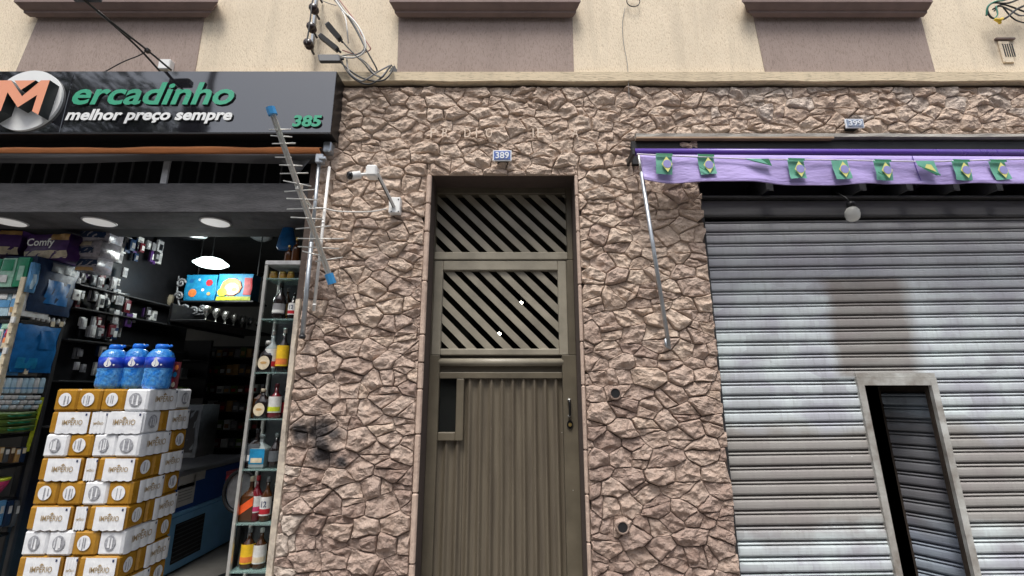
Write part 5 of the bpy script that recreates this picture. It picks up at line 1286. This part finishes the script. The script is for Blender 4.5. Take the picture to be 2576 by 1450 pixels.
# ------------------------------------------------------------------ deeper in the shop
def shelf_row(name, place, cat, u0, u1, v, Y, n, hpx, cols, group, row, jit=.3):
    for i in range(n):
        a = u0 + (u1 - u0) * i / n; b_ = a + (u1 - u0) / n * .88; h = hpx * r5.uniform(1 - jit, 1)
        c1 = r5.choice(cols); carton(name, f'{CN[c1]} box, {ORDN[i]} from the left on the {ORDN[row]} shelf {place}', cat, a, v - h, b_, v, Y + r5.uniform(0, .03), .1, c1, (r5.choice(('p_lightgrey', 'p_tan', 'p_grey', 'p_white', 'p_red')), .15, .85, .2, .6), group=group)
gd = thing('gondola', 'dark shelving of small goods deep in the shop behind the freezer', 'shelving', (-5.4, 3.5, 0))
YG2 = 3.3
gl, gr_ = at(430, 980, YG2).x, at(655, 980, YG2).x
MB().box(gl, gr_, YG2 + .22, YG2 + .26, 0, at(540, 868, YG2).z, .004).build('back_board', 'p_black', gd)
for row, (v, hp, nn) in enumerate(((900, 26, 14), (944, 28, 13), (990, 26, 12), (1036, 28, 13), (1082, 26, 12), (1126, 26, 11))):
    z = at(540, v, YG2).z; MB().box(gl, gr_, YG2 - .02, YG2 + .22, z - .015, z, .003).build('board', 'dark_metal', gd)
    shelf_row('shelf_item', 'of the deep shelving', 'box', 440, 650, v, YG2, nn, hp, ('p_brown', 'p_slate', 'p_darkred', 'p_tan', 'p_moss', 'p_grey', 'p_white'), 'small goods on the back shelving', row)
gd2 = thing('back_shelf', 'dark low shelving with dim goods behind the water jugs', 'shelving', (-6.2, 2.6, 0)); YH = 2.4
for row, (v, hp, nn) in enumerate(((905, 30, 9), (950, 30, 9), (1000, 32, 9))):
    z = at(300, v, YH).z; MB().box(at(150, 980, YH).x, at(470, 980, YH).x, YH - .02, YH + .3, z - .018, z, .003).build('board', 'dark_metal', gd2)
    shelf_row('shelf_item', 'behind the water jugs', 'box', 160, 460, v, YH, nn + 4, hp, ('p_brown', 'p_moss', 'p_darkred', 'p_tan', 'p_slate', 'p_black'), 'small goods behind the water jugs', row)
MB().box(at(150, 980, YH).x, at(470, 980, YH).x, YH + .31, YH + .35, 0, at(300, 850, YH).z).build('back_board', 'p_black', gd2)
# sparkling glasses on the side shelf
gs = thing('glass_rack', 'dark side shelf carrying a row of sparkling wine glasses above the freezer', 'shelf', (-3.05, 1.6, 1.9)); XG = -3.05
a, b_ = atX(530, 806, XG), atX(648, 836, XG); zz = (a.z + b_.z) / 2; MB().box(XG - .35, XG + .02, a.y - .1, b_.y + .3, zz - .02, zz, .003).build('board', 'dark_metal', gs)
MB().box(XG - .36, XG - .33, a.y - .1, b_.y + .3, zz - .05, zz + .16, .003).build('back_board', 'p_black', gs)
for i in range(13):
    y = a.y + (b_.y - a.y + .15) * i / 13; t_ = thing('wine_glass', f'stemmed glass, {ORDN[i]} from the left in the sparkling row on the side shelf', 'glass', (XG - .05 - .06 * (i % 2), y, zz), 'glasses on the side shelf')
    mb = MB(); mb.lathe([(.026, 0), (.024, .004), (.004, .01), (.004, .06), (.02, .075), (.032, .11), (.028, .15)], (0, 0, 0), 12); local('glass_body', mb.mesh('glass_body', 'steel_bright', True), t_)
# two bright blue toy boxes on a shelf board
YT = 1.7
tb = thing('toy_shelf', 'dark shelf board under the two bright picture boxes', 'shelf', at(548, 760, YT)); z = at(548, 757, YT).z; MB().box(at(455, 757, YT).x, at(640, 757, YT).x, YT - .02, YT + .25, z - .02, z, .003).build('board', 'p_black', tb)
for u in (470, 625): p = at(u, 757, YT); MB().box(p.x - .004, p.x + .004, YT + .1, YT + .108, z, 2.86 + .6).build('hanger', 'dark_metal', tb)
o, w, h = carton('picture_box', 'bright blue box with orange and red blobs, left of the two on the hanging shelf', 'box', 466, 692, 544, 756, YT, .15, 'p_skyblue', ('p_skyblue', .05, .95, .05, .95))
for (a_, z_, r_, m_) in ((-.22, .28, .16, 'p_orange'), (.28, .68, .13, 'p_red'), (.1, .40, .06, 'p_white'), (-.3, .75, .08, 'p_azure'), (.3, .25, .07, 'p_tan'), (-.05, .8, .05, 'p_paleblue')):
    mb = MB(); mb.add([(a_ * w + r_ * h * 1.0 * math.cos(k * .63), -.012, z_ * h + r_ * h * math.sin(k * .63)) for k in range(10)], [tuple(range(10))]); local('print_blob', mb.mesh('print_blob', m_), o)
o, w, h = carton('picture_box', 'blue and lime box with a large orange blob, right on the hanging shelf', 'box', 547, 690, 634, 756, YT, .15, 'p_skyblue', ('p_lime', .0, 1, .0, .14), ('p_red', .78, 1, .2, .85))
for (a_, z_, r_, m_) in ((-.08, .50, .34, 'p_orange'), (-.06, .42, .24, 'p_cream'), (-.32, .30, .16, 'p_lime'), (.02, .40, .08, 'p_tan')):
    mb = MB(); mb.add([(a_ * w + r_ * h * 1.15 * math.cos(k * .63), -.014 - .0015 * (1 - r_), z_ * h + r_ * h * math.sin(k * .63)) for k in range(10)], [tuple(range(10))]); local('print_blob', mb.mesh('print_blob', m_), o)
# lit lamp, hanging things
p = at(531, 664, 1.5); t_ = thing('pendant_lamp', 'bright lit bowl-shaped lamp hanging above the blue picture boxes', 'lamp', p); mb = MB(); k = .165
mb.lathe([(.03, .07), (k * .6, .05), (k, .0), (k * .7, -.03), (.01, -.045)], (0, 0, 0), 22); local('lamp_shade', mb.mesh('lamp_shade', 'lamp_glow', True), t_)
mb = MB(); mb.tube([(0, 0, .07), (0, 0, 3.4 - p.z)], .006, 6); local('cord', mb.mesh('cord', 'cable_black'), t_)
ld = bpy.data.lights.new('lamp_light', 'POINT'); ld.energy = 9; ld.shadow_soft_size = .15; ld.color = (.95, 1, .97); lo3 = bpy.data.objects.new('lamp_light', ld); COL.objects.link(lo3); lo3.parent = t_; lo3.location = (0, -.16, -.14)
p = at(472, 583, .95); t_ = thing('dark_fixture', 'black glossy round fixture hanging under the soffit between the ceiling lights', 'fixture', p); mb = MB(); mb.lathe([(.05, .07), (.15, .05), (.19, .0), (.15, -.035), (.02, -.05)], (0, 0, 0), 22); local('dome', mb.mesh('dome', 'black_gloss', True), t_)
mb = MB(); mb.tube([(-.09, -.12, .02), (-.03, -.14, .03)], .008, 6); local('glint', mb.mesh('glint', 'steel_bright', True), t_)  # short bright rod standing in for a glint on the black dome
carton('sequin_panel', 'dark patterned panel hanging on the back wall left of the lit lamp', 'panel', 404, 606, 498, 695, 2.6, .05, 'p_black', ('p_slate', .1, .9, .1, .9))
p = at(658, 588, 2.0); t_ = thing('pale_bag', 'pale pink plastic bag hanging near the back wall right of the lit lamp', 'bag', p); mb = MB(); mb.lathe([(.02, .12), (.09, .09), (.13, .02), (.12, -.05), (.05, -.09), (.01, -.09)], (0, 0, 0), 16); local('bag_body', mb.mesh('bag_body', 'p_lightgrey', True), t_); mb = MB(); mb.tube([(0, 0, .11), (0, 0, 3.4 - p.z)], .004, 6); local('string', mb.mesh('string', 'cable_grey'), t_)
carton('framed_picture', 'small dark framed picture on the back wall over the round mirror', 'picture', 626, 648, 668, 668, 3.9, .03, 'p_black', ('p_grey', .12, .88, .15, .85))
p = at(642, 683, 3.85); t_ = thing('round_mirror', 'round dark mirror on the back wall beside the glass cabinet', 'mirror', p); n = 24; mb = MB(); mb.prism([(.19 * math.cos(2 * math.pi * k / n), .17 * math.sin(2 * math.pi * k / n)) for k in range(n)], 0, .03); local('rim', mb.mesh('rim', 'p_grey'), t_); mb = MB(); mb.prism([(.16 * math.cos(2 * math.pi * k / n), .14 * math.sin(2 * math.pi * k / n)) for k in range(n)], -.004, .01); local('mirror_face', mb.mesh('mirror_face', 'dark_glass'), t_)
for (u, v, m_, lb) in ((400, 715, 'p_white', 'white flower-like packet at the top of the hanging cluster'), (412, 740, 'p_lightgrey', 'grey packet in the middle of the hanging cluster'), (398, 752, 'p_white', 'white tag at the left of the hanging cluster'), (420, 755, 'p_cream', 'cream rosette at the right of the hanging cluster'), (405, 778, 'p_purple', 'purple packet at the bottom of the hanging cluster'), (422, 728, 'p_purple', 'purple packet at the right of the hanging cluster')):
    carton('cluster_packet', lb + ' left of the scrolled bracket', 'packet', u - 12, v - 13, u + 12, v + 13, 1.8 + (u % 5) * .02, .03, m_, ('p_white' if m_ == 'p_purple' else 'p_grey', .3, .7, .3, .7), film=True)
sc = thing('scroll_bracket', 'grey wrought scroll bracket left of and below the blue picture boxes', 'bracket', at(475, 780, 1.65))
for (cu, cv, r0, s_) in ((455, 712, 13, 1), (450, 745, 12, -1), (462, 778, 13, 1), (488, 783, 12, -1), (508, 778, 10, 1)):
    c_ = at(cu, cv, 1.65); k = r0 / 1116 * 4.5; mb = MB(); mb.tube([c_ + Vector((s_ * k * (1 - a / 16) * math.cos(a * .7), 0, k * (1 - a / 16) * math.sin(a * .7))) for a in range(15)], .011, 6); mb.build('scroll', 'p_grey', sc, True)
mb = MB(); mb.tube(curve_pts([at(450, 695, 1.67), at(446, 745, 1.67), at(465, 790, 1.67), at(515, 790, 1.67)], 6), .009, 6); mb.build('stem', 'p_grey', sc, True)
# ------------------------------------------------------------------ chest freezer and things round it
XF = -3.0
fa, fb = atX(400, 1452, XF), atX(562, 1380, XF); fy0, fy1 = fa.y - .12, fb.y + .25
zt_ = atX(560, 1160, XF).z; zm1, zm0 = atX(500, 1250, XF).z, atX(500, 1278, XF).z; print('freezer', fy0, fy1, zt_, zm1, zm0, fa.z)
fz = thing('chest_freezer', 'blue chest freezer with a grey lid and paper notices beside the stack of packs', 'freezer', (XF - .35, (fy0 + fy1) / 2, .0))
MB().box(XF - .70, XF, fy0, fy1, zm0 + .03, zt_ - .05, .01).build('upper_body', 'freezer_navy', fz)
MB().box(XF - .69, XF + .008, fy0 - .004, fy1 + .004, zm0, zm0 + .03, .004).build('trim_band', 'freezer_blue', fz)
MB().box(XF - .70, XF + .0, fy0, fy1, .02, zm0 - .002, .01).build('lower_body', 'freezer_blue', fz)
MB().box(XF - .72, XF + .02, fy0 - .02, fy1 + .02, zt_ - .048, zt_, .012).build('lid', 'freezer_lid', fz)
ga, gb = atX(430, 1400, XF), atX(510, 1330, XF); g0 = max(fy0 + .03, ga.y); g1 = gb.y; zg0, zg1 = .09, zm0 - .07
MB().box(XF - .01, XF + .004, g0, g1, zg0, zg1).build('vent_grille', 'p_black', fz)
for k in range(9): z = zg0 + (zg1 - zg0) * (k + .5) / 9; MB().box(XF + .0045, XF + .008, g0 + .005, g1 - .005, z, z + .008).build('grille_slat', 'p_slate', fz)
for (u0, v0, u1, v1, lb) in ((452, 1192, 488, 1222, 'cream notice, leftmost on the freezer'), (491, 1182, 514, 1204, 'small cream notice stuck highest on the freezer'), (447, 1224, 484, 1264, 'white printed notice, lowest on the freezer')):
    a, b_ = atX(u0, v0, XF), atX(u1, v1, XF); t_ = thing('paper_notice', lb, 'notice', (XF + .003, (a.y + b_.y) / 2, min(a.z, b_.z))); zt2 = max(a.z, b_.z) - min(a.z, b_.z); hw_ = (b_.y - a.y) / 2
    MB_ = MB(); MB_.box(0, .002, -hw_, hw_, 0, zt2); local('sheet', MB_.mesh('sheet', 'paper'), t_)
    if 'printed' in lb:
        mb = MB()
        for k in range(5): mb.add([(.0028, -hw_ * .8, zt2 * (.25 + .14 * k)), (.0028, hw_ * .7, zt2 * (.25 + .14 * k)), (.0028, hw_ * .7, zt2 * (.28 + .14 * k)), (.0028, -hw_ * .8, zt2 * (.28 + .14 * k))], [(0, 1, 2, 3)])
        local('print_lines', mb.mesh('print_lines', 'p_grey'), t_)
pf_ = atX(470, 1150, XF - .2); o, w, h = carton('speckled_sack', 'dark grey speckled sack standing on the freezer behind the packs', 'sack', 430, 1020, 500, 1152, 1.15, .25, 'p_slate', ('p_black', .1, .9, .1, .9), film=True)
# pedestal fan between freezer and cabinet
fc_ = at(604, 1236, 1.2); fn_ = thing('pedestal_fan', 'grey round fan partly hidden behind the glass cabinet', 'fan', (fc_.x, 1.2, .006)); n = 24
mb = MB(); mb.tube([(fc_.x + .14 * math.cos(2 * math.pi * k / n), 1.2, fc_.z + .17 * math.sin(2 * math.pi * k / n)) for k in range(n + 1)], .016, 6); mb.build('guard_ring', 'black_plastic', fn_, True)
mb = MB(); mb.prism([(fc_.x + .125 * math.cos(2 * math.pi * k / n), fc_.z + .155 * math.sin(2 * math.pi * k / n)) for k in range(n)], 1.21, 1.24); mb.build('guard_face', 'p_grey', fn_)
mb = MB(); mb.tube([(fc_.x, 1.26, fc_.z), (fc_.x, 1.26, .03)], .018, 8); mb.lathe([(.16, 0), (.15, .02), (.03, .035)], (fc_.x, 1.26, .006), 18); mb.build('stand', 'black_plastic', fn_, True)
carton('red_box', 'dark red box above the round fan by the cabinet', 'box', 568, 1186, 600, 1212, 1.5, .15, 'p_darkred', ('p_red', .1, .9, .3, .6))
t2 = MB().box(fc_.x - .07, fc_.x + .45, 1.47, 1.9, .006, at(584, 1213, 1.5).z, .01).build('side_counter', 'p_black'); tag(t2, 'low black counter carrying the dark red box', 'counter')

# ================================================================== CABLES AND INSULATORS ON THE UPPER WALL
def q2(x, y, Y): return at(751.3 + .1526 * x, .1526 * y, Y)
ir = thing('insulator_rack', 'steel rack of dark porcelain spool insulators on the plaster wall above the shop sign', 'insulator rack', q2(200, 800, W))
a, b_ = q2(330, -300, W), q2(225, 830, W); mb = MB(); mb.tube([Vector((a.x, W - .012, a.z)), Vector((b_.x, W - .012, b_.z))], .012, 4); mb.build('backing_strap', 'galvanised', ir)
mb = MB(); mb.tube([q2(290, -300, -.15), q2(215, 100, -.15), q2(180, 420, -.15), q2(130, 720, -.15)], .006, 6); mb.build('rod', 'dark_metal', ir)
for (x, y) in ((275, -170), (228, 105), (190, 412), (140, 685)):
    c_ = q2(x, y, -.15); s0 = q2(x + 75, y + 150, -.05); d = (s0 - c_).normalized(); k = .034; mb = MB()
    mb.tube([c_, c_ + d * .012, c_ + d * .018, c_ + d * .034, c_ + d * .040, c_ + d * .056, c_ + d * .062], [k * .8, k, k * .62, k * .62, k, k * .95, k * .4], 16); sp_o = mb.build('spool', 'porcelain_dark', ir, True)
    mb = MB(); mb.tube([c_ + d * .06, Vector((s0.x + .012, W - .01, s0.z - .02))], .008, 6); mb.build('spool_arm', 'dark_metal', ir)
cbs = thing('cable_bundle', 'tangle of black, white and red cables looping into the hole in the plaster wall', 'cables', q2(1530, 1090, W))
def cable(pts, r, m_, par=None, y0=-.06, yb2=.10):
    n = len(pts); P = [q2(x, y, y0 - yb2 * math.sin(math.pi * (i + .3) / n)) for i, (x, y) in enumerate(pts)]
    return MB().tube(curve_pts(P, 6), r, 6).build('cable', m_, par or cbs, True)
cable([(560, -60), (750, 200), (900, 330), (1040, 540), (1100, 720), (1080, 860), (960, 940), (820, 955), (680, 930)], .0075, 'cable_white')
cable([(600, -60), (760, 190), (870, 330), (1000, 560), (1075, 740), (1060, 840), (940, 905), (820, 905), (690, 930)], .005, 'cable_grey')
cable([(540, -60), (760, 210), (900, 420), (1010, 620), (1090, 780), (1180, 940), (1290, 1150), (1250, 1185), (1130, 1060)], .0055, 'cable_black')
cable([(620, -60), (800, 170), (960, 390), (1030, 560), (1150, 740), (1180, 820), (1050, 880), (900, 890), (720, 830)], .004, 'cable_red')
cable([(720, 690), (900, 880), (1080, 1050), (1200, 1200), (1340, 1270)], .0055, 'cable_black')
cable([(690, 960), (780, 1150), (900, 1290), (1050, 1375), (1180, 1390), (1300, 1330), (1400, 1250), (1490, 1120), (1530, 1080)], .0065, 'cable_black')
cable([(690, 1030), (850, 1170), (1050, 1290), (1250, 1340), (1420, 1315), (1530, 1190), (1550, 1100)], .006, 'cable_black')
cable([(790, 950), (830, 1180), (1020, 1335), (1150, 1290), (1300, 1190), (1500, 1085)], .0055, 'cable_grey')
cable([(1010, 960), (1130, 1060), (1220, 1200), (1340, 1275), (1400, 1230), (1510, 1110)], .005, 'cable_grey')
cable([(700, 160), (770, 300), (800, 500), (820, 720)], .005, 'cable_white')
cable([(380, 10), (500, 60), (620, 95)], .003, 'cable_grey')
for (x0, y0, x1, y1, wd, lb) in ((470, 400, 690, 660, .040, 'upper slanting black splice box on the cables by the insulators'), (350, 590, 650, 830, .036, 'lower slanting black splice box on the cables by the insulators'), (335, 975, 690, 975, .055, 'level grey-black splice box at the end of the white cable')):
    a, b_ = q2(x0, y0, -.17), q2(x1, y1, -.13); t_ = thing('splice_box', lb, 'splice box', b_)
    d = (b_ - a).normalized(); u_ = Vector((-d.z, 0, d.x)); V = []
    for (e, kk) in ((a, .86), (a + d * .008, 1), (b_ - d * .008, 1), (b_, .86)):
        for (s1, s2) in ((-1, -1), (1, -1), (1, 1), (-1, 1)): V.append(e + u_ * s1 * wd / 2 * kk + Vector((0, s2 * .016 * kk, 0)))
    mb = MB(); mb.add(V, [(0, 1, 2, 3), (12, 15, 14, 13)] + [(4 * i + k, 4 * i + (k + 1) % 4, 4 * i + 4 + (k + 1) % 4, 4 * i + 4 + k) for i in range(3) for k in range(4)]); mb.build('box_body', 'grey_plastic' if 'level' in lb else 'black_plastic', t_)
    mb = MB(); mb.tube([b_ - d * .002, b_ + d * .025], .009, 8); mb.build('cable_gland', 'black_plastic', t_)
# service drop from the street to the sign top
wb = at(425, 168, W); o = thing('service_bracket', 'small white bracket on the wall just above the shop sign', 'bracket', wb); MB().box(wb.x - .045, wb.x + .045, W - .05, W, wb.z - .06, wb.z + .03, .006).build('bracket_box', 'white_plastic', o)
sv = thing('service_cables', 'pair of taut dark service cables running down to the white bracket above the sign', 'cables', wb)
J = at(250, 34, -1.0)
def sc_(pts, r, m_): return MB().tube(curve_pts([at(*p) for p in pts], 6), r, 8).build('cable', m_, sv, True)
sc_([(432, 178, -.06), (372, 128, -.20), (255, 36, -.50), (170, -36, -.72)], .0075, 'cable_black')
sc_([(408, 186, -.05), (345, 118, -.22), (252, 34, -.50), (160, -40, -.72)], .0075, 'cable_black')
for (u, v, k) in ((170, -36, 0), (160, -40, .15)): MB().tube([at(u, v, -.72), (-9 - k, -10.4, 7.6)], .0075, 8).build('cable', 'cable_black', sv, True)
sc_([(262, 182, -.04), (310, 156, -.12), (350, 140, -.19), (372, 126, -.20)], .004, 'cable_black')
mb = MB(); mb.tube([at(246, 30, -.51), at(330, 98, -.28)], [.012, .005], 8); mb.build('dead_end_grip', 'cable_grey', sv, True)
c_ = at(371, 128, -.20); mb = MB(); mb.box(c_.x - .014, c_.x + .014, c_.y - .016, c_.y + .016, c_.z - .016, c_.z + .016, .004); mb.build('clamp', 'black_plastic', sv)
c_ = at(215, -4, -.6); mb = MB(); mb.box(c_.x - .09, c_.x + .09, c_.y - .03, c_.y + .03, c_.z - .012, c_.z + .05, .01); mb.build('junction_box', 'grey_plastic', sv)
tw_ = MB().tube(curve_pts([at(1572, 20, W - .01), at(1566, 60, W - .008), at(1569, 110, W - .01), at(1578, 160, W - .02), at(1581, 215, -.06), at(1583, 250, -.07)], 6), .0022, 5).build('hanging_wire', 'cable_grey', None, True); tag(tw_, 'single thin wire hanging down the plaster between the middle and right mauve panels', 'wire')
n = 20; c_ = at(1593, 4, W - .03); rg = MB().tube([c_ + Vector((.052 * math.cos(2 * math.pi * k / n), 0, .05 * math.sin(2 * math.pi * k / n))) for k in range(n + 1)], .004, 6).build('wire_ring', 'cable_black', None, True); tag(rg, 'small loop of dark wire at the top edge of the plaster wall', 'wire')
rc = thing('corner_cables', 'knot of black and green cables with a yellow clip at the upper right corner', 'cables', at(2515, 45, -.08))
def rcab(pts, r, m_): return MB().tube(curve_pts([at(1543 + .401 * x, .401 * y, Y) for (x, y, Y) in pts], 6), r, 6).build('cable', m_, rc, True)
rcab([(2600, -30, -.1), (2480, 20, -.12), (2380, 20, -.12), (2345, 60, -.1), (2370, 110, -.1), (2420, 120, -.1)], .007, 'cable_black')
rcab([(2620, 20, -.1), (2530, 60, -.1), (2470, 110, -.12), (2420, 130, -.12)], .008, 'cable_black')
rcab([(2600, -60, -.1), (2460, 0, -.12), (2400, 10, -.13), (2350, 40, -.12), (2340, 100, -.1)], .006, 'cable_green')
rcab([(2640, 60, -.1), (2560, 100, -.1), (2480, 60, -.1), (2420, 40, -.1), (2390, 70, -.1)], .006, 'cable_grey')
rcab([(2680, 160, -.06), (2560, 140, -.08), (2500, 110, -.1), (2440, 40, -.1)], .005, 'cable_black')
rcab([(2640, 100, -.06), (2540, 60, -.08), (2440, 30, -.1), (2380, 60, -.1)], .006, 'cable_black')
rcab([(2390, 120, -.12), (2410, 90, -.12), (2400, 40, -.12)], .005, 'cable_green')
c_ = at(1543 + .401 * 2420, .401 * 128, -.13); mb = MB(); mb.tube([c_ + Vector((-.03, 0, .01)), c_ + Vector((0, 0, -.005)), c_ + Vector((.03, 0, .015))], [.010, .016, .010], 8); mb.tube([c_, c_ + Vector((0, 0, -.03))], .010, 8); mb.build('clip', 'yellow_plastic', rc, True)

# ================================================================== ACROSS THE STREET (seen only in the glossy sign)
ob = thing('opposite_building', 'plain low building across the street mirrored in the shop sign', 'building', (0, -15, 0))
MB().box(-26, 26, -20, -15, -.15, 10.6).build('wall', 'far_wall', ob); MB().box(-26.2, 26.2, -20.2, -14.8, 10.6, 10.9).build('parapet', 'far_wall', ob)
for fl_ in range(3):
    for k in range(12):
        x = -24 + k * 4.2; MB().box(x, x + 1.5, -15.02, -14.98, 1.2 + fl_ * 3.4, 2.9 + fl_ * 3.4).build('window', 'dark_glass', ob)
Mx = Vector((0, 2 * YG + 3.0, 1.6))
def mirror(u, v, Y): S = at(u, v, YG - .006); return Mx + (S - Mx) * ((Y - Mx.y) / (S.y - Mx.y))
pm0, pm1 = mirror(497, 330, -10.5), mirror(525, 195, -10.5)
up = thing('utility_pole', 'dark utility pole across the street mirrored in the shop sign', 'pole', (pm0.x, -10.5, -.12)); mb = MB(); mb.tube([(pm0.x, -10.5, -.12), (pm1.x + .1, -10.5, pm1.z + 3)], [.16, .10], 10); mb.build('pole_shaft', 'asphalt', up, True)
mb = MB(); tb_ = mirror(478, 305, -10.5); mb.lathe([(.3, -.4), (.32, -.35), (.32, .4), (.25, .5)], (tb_.x, -10.5, tb_.z), 14); mb.build('transformer', 'asphalt', up, True)
def tree(c, R_, hc, lab, seed, nl=5200):
    r = random.Random(seed); t_ = thing('street_tree', lab, 'tree', (c[0], c[1], -.12)); mb = MB(); mb.tube([(c[0], c[1], -.12), (c[0] + .2, c[1], hc * .5), (c[0], c[1], hc)], [.22, .16, .08], 8)
    cl_ = [(r.gauss(0, R_ * .5), r.gauss(0, R_ * .5), r.gauss(0, R_ * .42)) for _ in range(46)]
    for q in cl_[:10]: mb.tube([(c[0], c[1], hc * .6), (c[0] + q[0], c[1] + q[1], hc + q[2])], [.08, .02], 5)
    mb.build('trunk', 'bark', t_); mb = MB()
    for _ in range(nl):
        q = r.choice(cl_); x, y, z = c[0] + q[0] + r.gauss(0, .35), c[1] + q[1] + r.gauss(0, .35), hc + q[2] + r.gauss(0, .3); s = r.uniform(.08, .19); a = Vector((r.gauss(0, 1), r.gauss(0, 1), r.gauss(0, 1))).normalized() * s; b_ = a.cross(Vector((r.gauss(0, 1), r.gauss(0, 1), r.gauss(0, 1)))).normalized() * s
        mb.add([(x, y, z), (x + a.x, y + a.y, z + a.z), (x + b_.x, y + b_.y, z + b_.z)], [(0, 1, 2)])
    mb.build('crown', 'leaf', t_)
tp = mirror(40, 240, -9.5); tree((tp.x, -9.5), 2.6, tp.z, 'leafy street tree across the street mirrored at the left of the shop sign', 3)
tp = mirror(330, 345, -11); tree((tp.x, -11), 2.0, tp.z, 'smaller leafy street tree across the street mirrored low in the shop sign', 4, 3200)
